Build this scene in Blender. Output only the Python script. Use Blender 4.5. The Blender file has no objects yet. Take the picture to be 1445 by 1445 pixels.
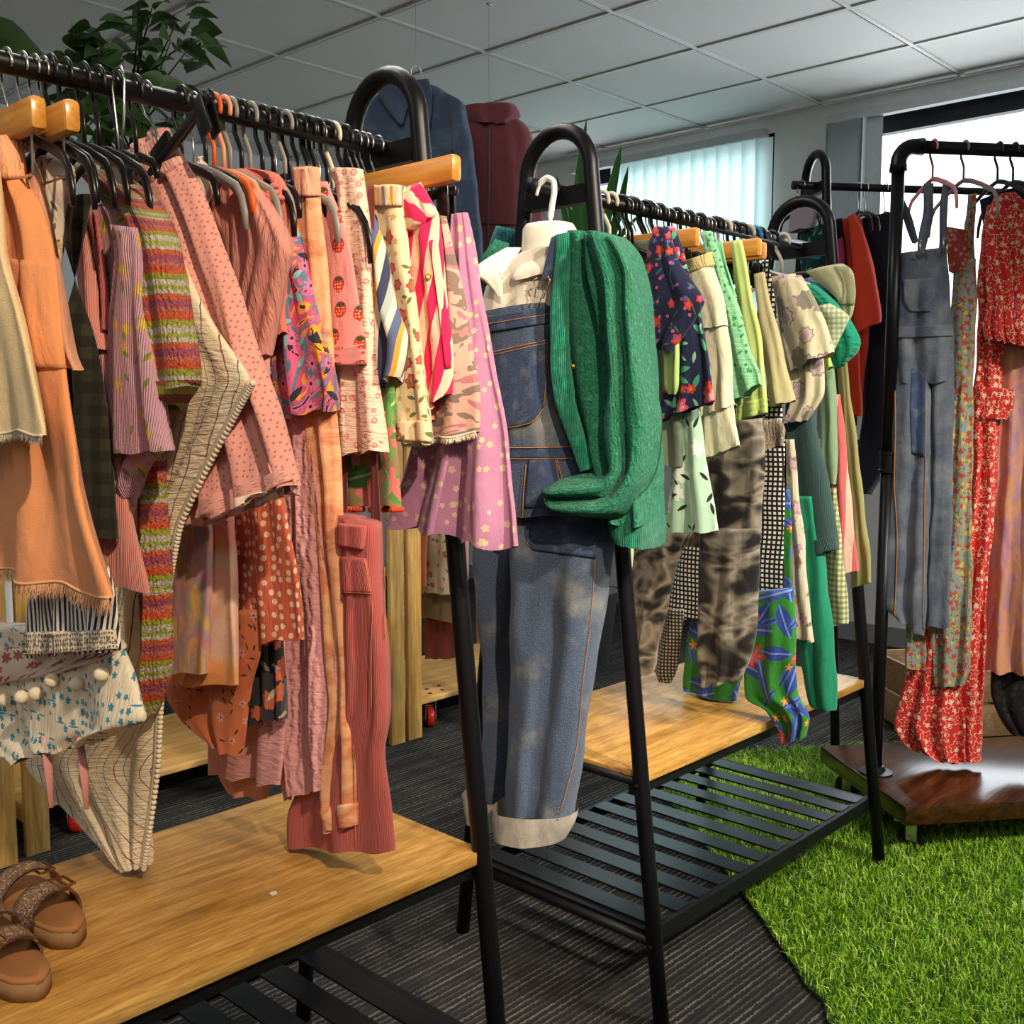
import bpy, bmesh, math, random
import numpy as np
from mathutils import Vector, Matrix
from mathutils.bvhtree import BVHTree

PI = math.pi
sc = bpy.context.scene
COL = sc.collection
R_ = math.radians

# ------------------------------------------------------------------ camera
F_PX, PITCH, YAW, ROLL, EYE = 1494.9, .1022, .754, .0011, 1.15
_fw = np.array([math.cos(YAW), math.sin(YAW), 0.]); _rt = np.array([math.sin(YAW), -math.cos(YAW), 0.]); _up = np.array([0, 0, 1.])
_F = _fw*math.cos(PITCH)-_up*math.sin(PITCH); _U0 = _up*math.cos(PITCH)+_fw*math.sin(PITCH)
_R = _rt*math.cos(ROLL)+_U0*math.sin(ROLL); _U = _U0*math.cos(ROLL)-_rt*math.sin(ROLL)
CAM = np.array([0, 0, EYE])
cd = bpy.data.cameras.new('camera'); cam = bpy.data.objects.new('camera', cd); COL.objects.link(cam)
cam.matrix_world = Matrix(((_R[0], _U[0], -_F[0], 0), (_R[1], _U[1], -_F[1], 0), (_R[2], _U[2], -_F[2], EYE), (0, 0, 0, 1)))
cd.sensor_width = 36; cd.sensor_fit = 'HORIZONTAL'; cd.lens = F_PX/1445*36; cd.clip_start = .02
sc.camera = cam

# ------------------------------------------------------------------ light and exposure
vs = sc.view_settings
vs.view_transform = 'Standard'; vs.look = 'None'; vs.gamma = 1; vs.use_curve_mapping = False
vs.exposure = 0.0
W = bpy.data.worlds.new('sky'); sc.world = W; W.use_nodes = True
bg = W.node_tree.nodes['Background']; bg.inputs[0].default_value = (.90, .97, 1., 1); bg.inputs[1].default_value = 3.4
sc.cycles.max_bounces = 6; sc.cycles.diffuse_bounces = 3; sc.cycles.glossy_bounces = 3; sc.cycles.transparent_max_bounces = 8
sc.cycles.sample_clamp_indirect = 4; sc.cycles.caustics_reflective = False; sc.cycles.caustics_refractive = False

def area(name, loc, to, sx, sy, power, col, spread=180):
    l = bpy.data.lights.new(name, 'AREA'); l.shape = 'RECTANGLE'; l.size = sx; l.size_y = sy; l.energy = power; l.color = col; l.spread = R_(spread)
    o = bpy.data.objects.new(name, l); COL.objects.link(o); o.location = loc
    o.rotation_euler = (Vector(to)-Vector(loc)).to_track_quat('-Z', 'Y').to_euler(); return o
def spot(name, loc, to, power, col, angle, blend=.5, r=.05):
    l = bpy.data.lights.new(name, 'SPOT'); l.energy = power; l.color = col; l.spot_size = R_(angle); l.spot_blend = blend; l.shadow_soft_size = r
    o = bpy.data.objects.new(name, l); COL.objects.link(o); o.location = loc
    o.rotation_euler = (Vector(to)-Vector(loc)).to_track_quat('-Z', 'Y').to_euler(); return o
# daylight entering through the two window openings, ceiling panel lamps behind the camera and one added fill above the frame, warm track spots
area('window_daylight', (4.82, 1.1, 1.7), (0, 1.2, .6), 2.2, 1.5, 30, (.84, .93, 1.), 140)
area('ceiling_panel_fill', (-.9, -.6, 2.55), (-.9, -.6, 0), 1.2, .6, 20, (1., .93, .84))
area('ceiling_panel_fill', (-.9, 2.2, 2.55), (-.9, 2.2, 0), 1.2, .6, 11, (1., .93, .84))
area('ceiling_panel_fill', (1.3, 1.9, 2.55), (1.3, 1.9, 0), 1.2, .6, 17, (1., .95, .9))  # added fill without a fixture, brightens the jackets and the window wall
WARM = (1., .80, .56)
spot('track_spot', (.12, -.80, 2.45), (.62, 1.25, .85), 235, WARM, 54, .7, .03)
spot('track_spot', (1.10, -.90, 2.45), (1.52, 1.25, 1.12), 290, (1., .86, .68), 40, .7, .03)
spot('track_spot', (1.9, -.75, 2.45), (2.05, 1.1, 1.0), 120, (1., .92, .78), 52, .6, .03)
spot('track_spot', (2.3, -1.2, 2.45), (2.55, .45, 0), 300, (1., .95, .80), 70, .6, .05)

# ------------------------------------------------------------------ pixels of the photograph -> places in the room
def ray(x, y): return _F+_R*((x-722.5)/F_PX)-_U*((y-722.5)/F_PX)
class Plane:
    """an upright plane through P (u, v); d is the horizontal direction along it (towards the right of the picture)"""
    def __init__(s, P, yaw=0, base=(0, -1)):
        a = R_(yaw); bx, by = base
        s.P = np.array([P[0], P[1], 0.]); s.d = np.array([bx*math.cos(a)-by*math.sin(a), bx*math.sin(a)+by*math.cos(a), 0.])
        n = np.array([s.d[1], -s.d[0], 0.])
        if n@(CAM-s.P) < 0: n = -n
        s.n = n
    def hit(s, x, y):
        r = ray(x, y); t = (s.n@(s.P-CAM))/(s.n@r); Q = CAM+r*t
        return ((Q-s.P)@s.d, Q[2])
    def at(s, sz, off=0.): return s.P+s.d*sz[0]+np.array([0, 0, sz[1]])+s.n*off
LV, MV = 1.315, 1.33
def LP(t, yaw=0): return Plane((t, LV), yaw)
def MP(t, yaw=0): return Plane((t, MV), yaw)

# ------------------------------------------------------------------ object helpers
def mesh(name, verts, faces, mat, parent=None, uv=None, loc=None, smooth=True):
    verts = np.asarray(verts, float)
    me = bpy.data.meshes.new(name)
    o = bpy.data.objects.new(name, me); COL.objects.link(o)
    org = np.array(loc if loc is not None else (0, 0, 0), float)
    if parent is not None:
        o.parent = parent
        org = np.array(parent['_org'] if '_org' in parent else (0, 0, 0), float)
    else:
        o.location = org
    o['_org'] = [float(v) for v in org]
    me.from_pydata([tuple(v) for v in verts-org], [], [tuple(f) for f in faces])
    if uv is not None:
        l = me.uv_layers.new(name='UVMap'); li = np.zeros(len(me.loops), dtype=np.int32); me.loops.foreach_get('vertex_index', li)
        l.data.foreach_set('uv', np.asarray(uv, np.float32)[li].ravel())
    if smooth: me.polygons.foreach_set('use_smooth', [True]*len(me.polygons))
    if mat is not None: me.materials.append(mat)
    me.update(); return o
def empty(name, loc, label=None, cat=None, group=None):
    o = bpy.data.objects.new(name, None); COL.objects.link(o); o.location = loc; o['_org'] = [float(v) for v in loc]
    o.empty_display_size = .05
    if label: tag(o, label, cat, group)
    return o
def tag(o, label, cat, group=None, kind=None):
    o['label'] = label; o['category'] = cat
    if group: o['group'] = group
    if kind: o['kind'] = kind
    return o
def struct(o): o['kind'] = 'structure'; return o
class MB:
    """collects shapes into one mesh"""
    def __init__(s): s.v = []; s.f = []
    def add(s, v, f):
        n = len(s.v); s.v += [tuple(map(float, p)) for p in v]; s.f += [tuple(i+n for i in q) for q in f]; return s
    def box(s, c, size, ax=None, bev=.0):
        hx, hy, hz = [q/2 for q in size]
        X, Y, Z = ax if ax is not None else (np.array([1., 0, 0]), np.array([0, 1., 0]), np.array([0, 0, 1.]))
        c = np.array(c, float)
        if bev <= 0:
            p = [c+X*(hx*a)+Y*(hy*b)+Z*(hz*g) for g in (-1, 1) for b in (-1, 1) for a in (-1, 1)]
            return s.add(p, [(0, 2, 3, 1), (4, 5, 7, 6), (0, 1, 5, 4), (2, 6, 7, 3), (0, 4, 6, 2), (1, 3, 7, 5)])
        bm = bmesh.new(); bmesh.ops.create_cube(bm, size=1)
        for q in bm.verts: q.co = Vector((q.co.x*size[0], q.co.y*size[1], q.co.z*size[2]))
        bmesh.ops.bevel(bm, geom=bm.edges[:], offset=bev, segments=2, profile=.5, affect='EDGES')
        bm.verts.index_update()
        r = s.add([c+X*q.co.x+Y*q.co.y+Z*q.co.z for q in bm.verts], [[q.index for q in f.verts] for f in bm.faces]); bm.free(); return r
    def tube(s, pts, r, n=10, ry=None, caps=True, up=None):
        """sweep of an ellipse r x ry (numbers or lists) along pts"""
        P = [np.array(p, float) for p in pts]; m = len(P)
        rs = r if hasattr(r, '__len__') else [r]*m; rys = (ry if hasattr(ry, '__len__') else [ry]*m) if ry is not None else rs
        vv = []; ff = []; N = None
        for i in range(m):
            T = P[min(i+1, m-1)]-P[max(i-1, 0)]; T /= (np.linalg.norm(T)+1e-12)
            if N is None:
                a = np.array(up, float) if up is not None else (np.array([0, 0, 1.]) if abs(T[2]) < .9 else np.array([1., 0, 0])); N = a-T*(a@T)
            else: N = N-T*(N@T)
            N = N/(np.linalg.norm(N)+1e-12); B = np.cross(T, N)
            for k in range(n):
                a = 2*PI*k/n; vv.append(P[i]+N*(math.cos(a)*rs[i])+B*(math.sin(a)*rys[i]))
        for i in range(m-1):
            for k in range(n):
                k2 = (k+1) % n; ff.append((i*n+k, i*n+k2, (i+1)*n+k2, (i+1)*n+k))
        if caps: ff += [tuple(range(n-1, -1, -1)), tuple((m-1)*n+k for k in range(n))]
        return s.add(vv, ff)
    def cyl(s, a, b, r, n=14, r2=None):
        return s.tube([a, b], [r, r if r2 is None else r2], n)
    def ball(s, c, r, n=8, sq=1.):
        vv = []; ff = []; c = np.array(c, float)
        for i in range(n+1):
            th = PI*i/n
            for k in range(2*n):
                ph = PI*k/n; vv.append(c+np.array([math.sin(th)*math.cos(ph)*r, math.sin(th)*math.sin(ph)*r, math.cos(th)*r*sq]))
        for i in range(n):
            for k in range(2*n):
                k2 = (k+1) % (2*n); ff.append((i*2*n+k, (i+1)*2*n+k, (i+1)*2*n+k2, i*2*n+k2))
        return s.add(vv, ff)
    def lathe(s, prof, c, ax=(0, 0, 1), n=20):
        A = np.array(ax, float); A /= np.linalg.norm(A); t = np.array([1., 0, 0]) if abs(A[0]) < .9 else np.array([0, 1., 0])
        X = t-A*(t@A); X /= np.linalg.norm(X); Y = np.cross(A, X); c = np.array(c, float); vv = []; ff = []
        for r, h in prof:
            for k in range(n): a = 2*PI*k/n; vv.append(c+A*h+X*(r*math.cos(a))+Y*(r*math.sin(a)))
        for i in range(len(prof)-1):
            for k in range(n): k2 = (k+1) % n; ff.append((i*n+k, i*n+k2, (i+1)*n+k2, (i+1)*n+k))
        ff += [tuple(range(n-1, -1, -1)), tuple((len(prof)-1)*n+k for k in range(n))]
        return s.add(vv, ff)
    def build(s, name, mat, parent=None, loc=None, smooth=False, auto=True):
        o = mesh(name, s.v, s.f, mat, parent, None, loc, smooth or auto)
        if auto and not smooth:
            me = o.data
            try: me.set_sharp_from_angle(angle=R_(35))
            except Exception: pass
        return o

# ------------------------------------------------------------------ materials
MATS = {}
class NT:
    def __init__(s, name):
        s.m = bpy.data.materials.new(name); s.m.use_nodes = True; s.t = s.m.node_tree; s.t.nodes.clear()
        s.out = s.n('ShaderNodeOutputMaterial'); s.b = s.n('ShaderNodeBsdfPrincipled'); s.t.links.new(s.b.outputs[0], s.out.inputs[0])
    def n(s, t): return s.t.nodes.new(t)
    def put(s, sock, v):
        if v is None: return
        if hasattr(v, 'is_linked') or isinstance(v, bpy.types.NodeSocket): s.t.links.new(v, sock)
        elif isinstance(v, (tuple, list)) and sock.type == 'RGBA' and len(v) == 3: sock.default_value = (*v, 1)
        else: sock.default_value = v
    def m_(s, op, a, b=None, c=None, clamp=False):
        q = s.n('ShaderNodeMath'); q.operation = op; q.use_clamp = clamp; s.put(q.inputs[0], a); s.put(q.inputs[1], b); s.put(q.inputs[2], c); return q.outputs[0]
    def v_(s, op, a, b=None):
        q = s.n('ShaderNodeVectorMath'); q.operation = op; s.put(q.inputs[0], a)
        if b is not None: s.put(q.inputs[3 if op == 'SCALE' else 1], b)
        return q.outputs[1] if op in ('LENGTH', 'DISTANCE', 'DOT_PRODUCT') else q.outputs[0]
    def mix(s, f, a, b, mode='MIX'):
        q = s.n('ShaderNodeMix'); q.data_type = 'RGBA'; q.blend_type = mode; s.put(q.inputs[0], f); s.put(q.inputs[6], a); s.put(q.inputs[7], b); return q.outputs[2]
    def uv(s): return s.n('ShaderNodeUVMap').outputs[0]
    def obj(s): return s.n('ShaderNodeTexCoord').outputs['Object']
    def xyz(s, v):
        q = s.n('ShaderNodeSeparateXYZ'); s.put(q.inputs[0], v); return q.outputs
    def vec(s, x, y, z=0.):
        q = s.n('ShaderNodeCombineXYZ'); s.put(q.inputs[0], x); s.put(q.inputs[1], y); s.put(q.inputs[2], z); return q.outputs[0]
    def noise(s, v, sc_, det=2, rough=.5, dist=0., col=False):
        q = s.n('ShaderNodeTexNoise'); s.put(q.inputs['Vector'], v); q.inputs['Scale'].default_value = sc_; q.inputs['Detail'].default_value = det; q.inputs['Roughness'].default_value = rough; q.inputs['Distortion'].default_value = dist
        return q.outputs['Color' if col else 'Fac']
    def wave(s, v, sc_, dist=0., prof='SIN', dirn='X', det=1, ds=1.):
        q = s.n('ShaderNodeTexWave'); q.bands_direction = dirn; q.wave_profile = prof; s.put(q.inputs['Vector'], v); q.inputs['Scale'].default_value = sc_; q.inputs['Distortion'].default_value = dist; q.inputs['Detail'].default_value = det; q.inputs['Detail Scale'].default_value = ds
        return q.outputs['Fac']
    def vor(s, v, rnd=1., feat='F1', dim='2D'):
        q = s.n('ShaderNodeTexVoronoi'); q.voronoi_dimensions = dim; q.feature = feat; s.put(q.inputs['Vector'], v); q.inputs['Scale'].default_value = 1; q.inputs['Randomness'].default_value = rnd; return q.outputs
    def ramp(s, f, stops, const=False):
        q = s.n('ShaderNodeValToRGB'); e = q.color_ramp; e.interpolation = 'CONSTANT' if const else 'LINEAR'
        while len(e.elements) > 1: e.elements.remove(e.elements[0])
        e.elements[0].position = stops[0][0]; e.elements[0].color = (*stops[0][1], 1)
        for p, c in stops[1:]: el = e.elements.new(p); el.color = (*c, 1)
        s.put(q.inputs[0], f); return q.outputs[0]
    def bump(s, h, st=.3, d=.002, prev=None):
        q = s.n('ShaderNodeBump'); q.inputs['Strength'].default_value = st; q.inputs['Distance'].default_value = d; s.put(q.inputs['Height'], h)
        if prev is not None: s.put(q.inputs['Normal'], prev)
        return q.outputs[0]
    def done(s, col, rough=.85, nrm=None, metal=0., spec=.3, sheen=0., alpha=None):
        b = s.b; s.put(b.inputs['Base Color'], col); s.put(b.inputs['Roughness'], rough); s.put(b.inputs['Metallic'], metal); s.put(b.inputs['Specular IOR Level'], spec)
        if sheen: b.inputs['Sheen Weight'].default_value = sheen
        if nrm is not None: s.put(b.inputs['Normal'], nrm)
        if alpha is not None: s.put(b.inputs['Alpha'], alpha)
        return s.m
def lin(h):
    if not isinstance(h, str): return h
    c = [int(h[i:i+2], 16)/255 for i in (0, 2, 4)]
    return tuple(x/12.92 if x < .04045 else ((x+.055)/1.055)**2.4 for x in c)
def simple(name, col, rough=.5, metal=0., spec=.4, var=.12, scale=30., bump=0.):
    if name in MATS: return MATS[name]
    t = NT(name); c = lin(col); o = t.obj(); f = t.noise(o, scale, 3)
    k = t.mix(f, tuple(x*(1-var) for x in c), tuple(min(1, x*(1+var)) for x in c))
    MATS[name] = t.done(k, rough, t.bump(t.noise(o, scale*6, 2), bump, .001) if bump else None, metal, spec); return MATS[name]

def motif_layer(t, uv, L, base):
    sc_ = L.get('s', 30); rnd = L.get('rnd', .75); off = L.get('off', 0.)
    p = t.v_('ADD', t.v_('SCALE', uv, sc_), (off, off*1.7, 0))
    if L.get('warp'):
        p = t.v_('ADD', p, t.v_('SCALE', t.v_('SUBTRACT', t.noise(p, 2.2, 2, col=True), (.5, .5, .5)), L['warp']))
    V = t.vor(p, rnd); d = t.v_('SUBTRACT', p, V['Position']); x, y, _ = t.xyz(d); rad = t.v_('LENGTH', t.vec(x, y)); cr, cg, cb = t.xyz(V['Color'])
    kind = L.get('k', 'flower'); r0 = L.get('r', .3); out = base
    keep = t.m_('LESS_THAN', cg, L.get('p', 1.01))
    def put(mask, col, out): return t.mix(t.m_('MULTIPLY', mask, keep), out, lin(col))
    if kind == 'dot': return put(t.m_('LESS_THAN', rad, r0), L['c'], out)
    if kind == 'straw':
        rr = t.m_('ADD', t.m_('MULTIPLY', t.m_('DIVIDE', y, t.m_('ADD', rad, 1e-4)), .07), r0)
        nx = t.m_('MULTIPLY', x, 1.25); r2 = t.v_('LENGTH', t.vec(nx, y))
        out = put(t.m_('LESS_THAN', r2, rr), L['c'], out)
        sd = t.vor(t.v_('SCALE', p, 9), .4)['Distance']; out = t.mix(t.m_('MULTIPLY', t.m_('MULTIPLY', t.m_('LESS_THAN', sd, .22), t.m_('LESS_THAN', r2, r0*.85)), keep), out, lin('ffd9a0'))
        cap = t.v_('LENGTH', t.vec(x, t.m_('MULTIPLY', t.m_('SUBTRACT', y, r0*.85), 2.2)))
        return put(t.m_('LESS_THAN', cap, r0*.62), L.get('c2', '3d4a2a'), out)
    ang = t.m_('ADD', t.m_('ARCTAN2', y, x), t.m_('MULTIPLY', cr, 6.28))
    if kind == 'leaf':
        a = t.m_('MULTIPLY', cr, 6.28) if not L.get('dir') else L['dir']
        ca, sa = t.m_('COSINE', a), t.m_('SINE', a)
        lx = t.m_('ADD', t.m_('MULTIPLY', x, ca), t.m_('MULTIPLY', y, sa)); ly = t.m_('SUBTRACT', t.m_('MULTIPLY', y, ca), t.m_('MULTIPLY', x, sa))
        q = t.m_('ADD', t.m_('DIVIDE', t.m_('ABSOLUTE', ly), r0*L.get('w', .35)), t.m_('POWER', t.m_('DIVIDE', t.m_('ABSOLUTE', lx), r0), 2))
        mk = t.m_('LESS_THAN', q, 1.); out = put(mk, L['c'], out)
        if L.get('c2'): out = put(t.m_('MULTIPLY', mk, t.m_('LESS_THAN', t.m_('ABSOLUTE', ly), r0*.05)), L['c2'], out)
        return out
    n = L.get('n', 5); amp = L.get('a', .3)
    Rr = t.m_('MULTIPLY', t.m_('ADD', t.m_('MULTIPLY', t.m_('COSINE', t.m_('MULTIPLY', ang, n)), amp), 1.), t.m_('MULTIPLY', t.m_('ADD', cb, 1.5), r0/2))
    if L.get('rim'): out = put(t.m_('LESS_THAN', rad, t.m_('MULTIPLY', Rr, 1.18)), L['rim'], out)
    out = put(t.m_('LESS_THAN', rad, Rr), L['c'], out)
    if L.get('cb'): out = t.mix(t.m_('MULTIPLY', t.m_('MULTIPLY', t.m_('LESS_THAN', rad, Rr), keep), t.m_('GREATER_THAN', cr, .5)), out, lin(L['cb']))
    if L.get('mid'): out = put(t.m_('LESS_THAN', rad, t.m_('MULTIPLY', Rr, .6)), L['mid'], out)
    if L.get('c2'): out = put(t.m_('LESS_THAN', rad, r0*L.get('r2', .3)), L['c2'], out)
    return out

def fabric(name, base=None, layers=(), stripes=None, blotch=None, check=None, wear=None, bump='weave', bs=.35, rough=.88, alpha=None, var=.10, metal=0., knit=None):
    """a cloth: colour from base / stripes / blotch / check, motif layers on top, woven or knitted relief.  coordinates are metres on the cloth"""
    if name in MATS: return MATS[name]
    t = NT(name); uv = t.uv(); x, y, _ = t.xyz(uv)
    if stripes:
        ax = {'x': x, 'y': y}[stripes['ax']]
        if stripes.get('jag'):
            ax = t.m_('ADD', ax, t.m_('MULTIPLY', t.m_('SUBTRACT', t.noise(t.v_('MULTIPLY', uv, (1., .12, 1) if stripes['ax'] == 'y' else (.12, 1., 1)), 260, 1), .5), stripes['jag']))
        if stripes.get('wob'):
            ax = t.m_('ADD', ax, t.m_('MULTIPLY', t.m_('SUBTRACT', t.noise(uv, stripes.get('ws', 18), 2), .5), stripes['wob']))
        if stripes.get('slant'):
            ax = t.m_('ADD', ax, t.m_('MULTIPLY', y if stripes['ax'] == 'x' else x, stripes['slant']))
        tot = sum(w for w, _ in stripes['s']); stops = []; p = 0
        for w, c in stripes['s']: stops.append((p/tot, lin(c))); p += w
        col = t.ramp(t.m_('FRACT', t.m_('DIVIDE', ax, tot)), stops, True)
    elif blotch:
        nz = t.noise(t.v_('MULTIPLY', uv, blotch.get('st', (1, 1, 1))), blotch['s'], blotch.get('d', 3), .55, blotch.get('w', .6))
        cs = blotch['c']; lo, hi = blotch.get('r', (.3, .7))
        col = t.ramp(nz, [(lo+(hi-lo)*i/max(1, len(cs)-(0 if blotch.get('const') else 1)), lin(c)) for i, c in enumerate(cs)], blotch.get('const', False))
    elif check:
        s_ = check['s']; fx = t.m_('LESS_THAN', t.m_('FRACT', t.m_('DIVIDE', x, s_)), check.get('w', .5)); fy = t.m_('LESS_THAN', t.m_('FRACT', t.m_('DIVIDE', y, s_)), check.get('w', .5))
        if check.get('dots'): col = t.mix(t.m_('MULTIPLY', fx, fy), lin(check['c'][0]), lin(check['c'][1]))
        else: col = t.mix(fy, t.mix(fx, lin(check['c'][0]), lin(check['c'][1])), t.mix(fx, lin(check['c'][1]), lin(check['c'][2])))
    else:
        c = lin(base); f = t.noise(uv, 22, 3)
        col = t.mix(f, tuple(q*(1-var) for q in c), tuple(min(1, q*(1+var)) for q in c))
    if wear:
        f = t.m_('MULTIPLY', t.noise(uv, wear['s'], 4, .6), 1.); col = t.mix(t.ramp(f, [(wear.get('lo', .42), (0, 0, 0)), (wear.get('hi', .68), (1, 1, 1))]), col, lin(wear['c']))
        gr = t.ramp(t.noise(uv, wear.get('gs', 650), 2, .7), [(.38, (0, 0, 0)), (.66, (1, 1, 1))]); col = t.mix(t.m_('MULTIPLY', gr, wear.get('g', .5)), col, lin(wear['c']))
        gd = t.ramp(t.noise(t.v_('ADD', uv, (3.3, 1.7, 0)), wear.get('gs', 650), 2, .7), [(.5, (0, 0, 0)), (.72, (1, 1, 1))]); col = t.mix(t.m_('MULTIPLY', gd, wear.get('gk', .35)), col, tuple(.35*q for q in lin(base)))
    for L in layers: col = motif_layer(t, uv, L, col)
    nrm = None
    wr = t.noise(t.v_('MULTIPLY', uv, (1., .5, 1.)), 24, 3, .5, .25)
    if bump == 'weave': h = t.m_('ADD', t.m_('MULTIPLY', wr, 1.), t.m_('MULTIPLY', t.noise(uv, 800, 1), .10)); nrm = t.bump(h, min(1, bs*1.5), .011)
    elif bump == 'crinkle': nrm = t.bump(t.noise(t.v_('MULTIPLY', uv, (1., .16, 1)), 150, 3, .6, .6), bs+.25, .006)
    elif bump == 'smock': nrm = t.bump(t.m_('ADD', t.noise(t.v_('MULTIPLY', uv, (.25, 1., 1)), 130, 3, .6, .4), t.m_('MULTIPLY', wr, .4)), bs+.3, .007)
    elif bump == 'cord': nrm = t.bump(t.m_('ADD', t.wave(uv, 115), t.m_('MULTIPLY', wr, 1.2)), bs+.1, .003)
    elif bump == 'rib': nrm = t.bump(t.m_('ADD', t.wave(uv, 95, .8), t.m_('MULTIPLY', t.noise(uv, 120, 2), .9)), bs+.2, .004)
    elif bump == 'muslin': nrm = t.bump(t.m_('ADD', t.m_('MULTIPLY', t.wave(uv, 22, 4., 'SIN', 'X', 2, 2.), .7), t.noise(t.v_('MULTIPLY', uv, (.7, 1.3, 1)), 95, 3, .6, .3)), bs+.3, .006)
    elif bump == 'knit':
        k = knit or 45
        wv = t.v_('ADD', uv, t.v_('SCALE', t.noise(uv, 26, 2, col=True), .02))
        h = t.m_('ADD', t.m_('MULTIPLY', t.wave(wv, k, 3., 'SIN', 'X', 2, 3.), .28), t.m_('MULTIPLY', t.noise(t.v_('MULTIPLY', uv, (1.5, 1., 1)), 190, 3, .65, .6), 1.2)); h = t.m_('ADD', h, t.m_('MULTIPLY', t.noise(uv, 38, 2), 1.3)); nrm = t.bump(h, bs+.4, .009)
    elif bump == 'denim': nrm = t.bump(t.m_('ADD', t.m_('MULTIPLY', wr, 1.3), t.m_('MULTIPLY', t.noise(t.v_('MULTIPLY', uv, (1.6, .8, 1)), 700, 1), .2)), min(1, bs*1.4), .010)
    elif bump == 'dots':
        dd = t.vor(t.v_('SCALE', uv, 135), .5)['Distance']; nrm = t.bump(t.m_('ADD', t.m_('LESS_THAN', dd, .25), t.m_('MULTIPLY', wr, 1.2)), bs, .003)
    MATS[name] = t.done(col, rough, nrm, metal, .25, .15, alpha); return MATS[name]

# ------------------------------------------------------------------ cloth
def cr_interp(A, ts):
    """Catmull-Rom through rows of A at parameters ts (0..len-1)"""
    A = np.asarray(A, float); n = len(A); out = []
    for t in ts:
        i = min(int(t), n-2); f = t-i; p0, p1, p2, p3 = A[max(i-1, 0)], A[i], A[i+1], A[min(i+2, n-1)]
        h = .5*((2*p1)+(p2-p0)*f+(2*p0-5*p1+4*p2-p3)*f*f+(3*p1-p0-3*p2+p3)*f**3); l = p1+(p2-p1)*f
        out.append(.6*h+.4*l)
    return np.array(out)
ZMIN = [0.0]; HEM = {}
_seed = [0]
def cloth(name, rows, pl, mat, parent=None, th=.022, nf=3., fa=.006, off=0., lab=None, cat=None, group=None, zmin=None, wob=.0025, sharp=False, cap=True, fr=.25, offrow=None, step=.011, path=False):
    """rows top to bottom: (xr, yr) [left edge mirrored about the hanger] or (xl, yl, xr, yr), in pixels of the photograph; a closed, puffed, folded tube of cloth"""
    _seed[0] += 1; rg = random.Random(_seed[0]*7+1)
    zm = ZMIN[0] if zmin is None else zmin
    K = []
    for i, r in enumerate(rows):
        if len(r) == 2:
            s, z = pl.hit(*r); K.append((-s, z, s, z, 0))
        else:
            a, b = pl.hit(r[0], r[1]), pl.hit(r[2], r[3]); K.append((a[0], a[1], b[0], b[1], 0))
    K = [list(k) for k in K]
    if offrow:
        for k, q in zip(K, offrow): k[4] = q
    cum = [0]
    for a, b in zip(K, K[1:]): cum.append(cum[-1]+.5*(math.hypot(a[0]-b[0], a[1]-b[1])+math.hypot(a[2]-b[2], a[3]-b[3])))
    M = max(6, min(90, int(cum[-1]/step)))
    ts = []
    for k in range(M+1):
        L = cum[-1]*k/M; i = 0
        while i < len(cum)-2 and cum[i+1] < L: i += 1
        ts.append(i+(L-cum[i])/max(1e-6, cum[i+1]-cum[i]))
    G = np.array([[*( (1-(t-int(min(t, len(K)-2))))*np.array(K[int(min(t, len(K)-2))])+(t-int(min(t, len(K)-2)))*np.array(K[int(min(t, len(K)-2))+1]) )] for t in ts]) if sharp else cr_interp(K, ts)
    wmax = max(math.hypot(g[2]-g[0], g[3]-g[1]) for g in G)
    N = max(10, min(56, int(wmax/.0065)))
    ph = [rg.uniform(0, 6.28) for _ in range(6)]
    V = []; UV = []; Fc = []; hm_ = []
    sg = [i/N for i in range(N+1)]
    # uneven spacing puts more points at the rounded sides
    sg = [.5-.5*math.cos(PI*(.12+.76*q))/math.cos(PI*.12) for q in sg]; sg[0], sg[-1] = 0., 1.
    for k, g in enumerate(G):
        w = math.hypot(g[2]-g[0], g[3]-g[1]); rampk = fr+(1-fr)*k/M; L = cum[-1]*k/M
        tk = th*min(1., w/.05); fk = fa*rampk*min(1., w/(.035*max(1., nf)))
        loop = [(s, 1) for s in sg]+[(s, -1) for s in sg[-2:0:-1]]; A_ = []
        for s, side in loop:
            e = max(0., 1-abs(2*s-1)**3.2)**.55
            fo = fk*(math.sin(2*PI*nf*s+ph[0]+1.1*math.sin(L*7+ph[3]))+.45*math.sin(2*PI*nf*1.93*s+ph[1]+L*5)+.25*math.sin(L*23+ph[2]+4*s))
            o_ = off+g[4]+fo+side*e*tk/2
            ss = g[0]+(g[2]-g[0])*s+wob*math.sin(L*31+ph[4]+5*s)*math.sin(L*13+ph[5]); zz = g[1]+(g[3]-g[1])*s
            if k == M: zz += fk*.35*math.sin(2*PI*nf*1.4*s+ph[2])
            zz = max(zz, zm)
            V.append(pl.at((ss, zz), o_)); A_.append((ss, zz, o_, s, side))
            if k == M and side > 0 and 0 < s < 1: hm_.append(V[-1])
        # cloth coordinates measured along the folded surface
        B_ = np.array(A_); ds = np.r_[0, np.cumsum(np.linalg.norm(np.diff(B_[:, :3], axis=0), axis=1))]; mid = ds[len(sg)//2]; c_ = .5*(g[0]+g[2])
        for (ss, zz, o_, s, side), a in zip(A_, ds): UV.append((a-mid, -L) if path else (c_+a-mid, zz))
    q = 2*N
    for k in range(M):
        for i in range(q):
            j = (i+1) % q; Fc.append((k*q+i, k*q+j, (k+1)*q+j, (k+1)*q+i))
    if cap:
        for i in range(N):
            a, b = i, i+1; c, d = (q-i) % q, (q-i-1) % q
            f = []
            for v in (b, a, c, d):
                if v not in f: f.append(v)
            if len(f) > 2: Fc.append(tuple(f))
    o = mesh(name, V, Fc, mat, parent, UV, pl.at((0, K[0][1])) if parent is None else None)
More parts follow.
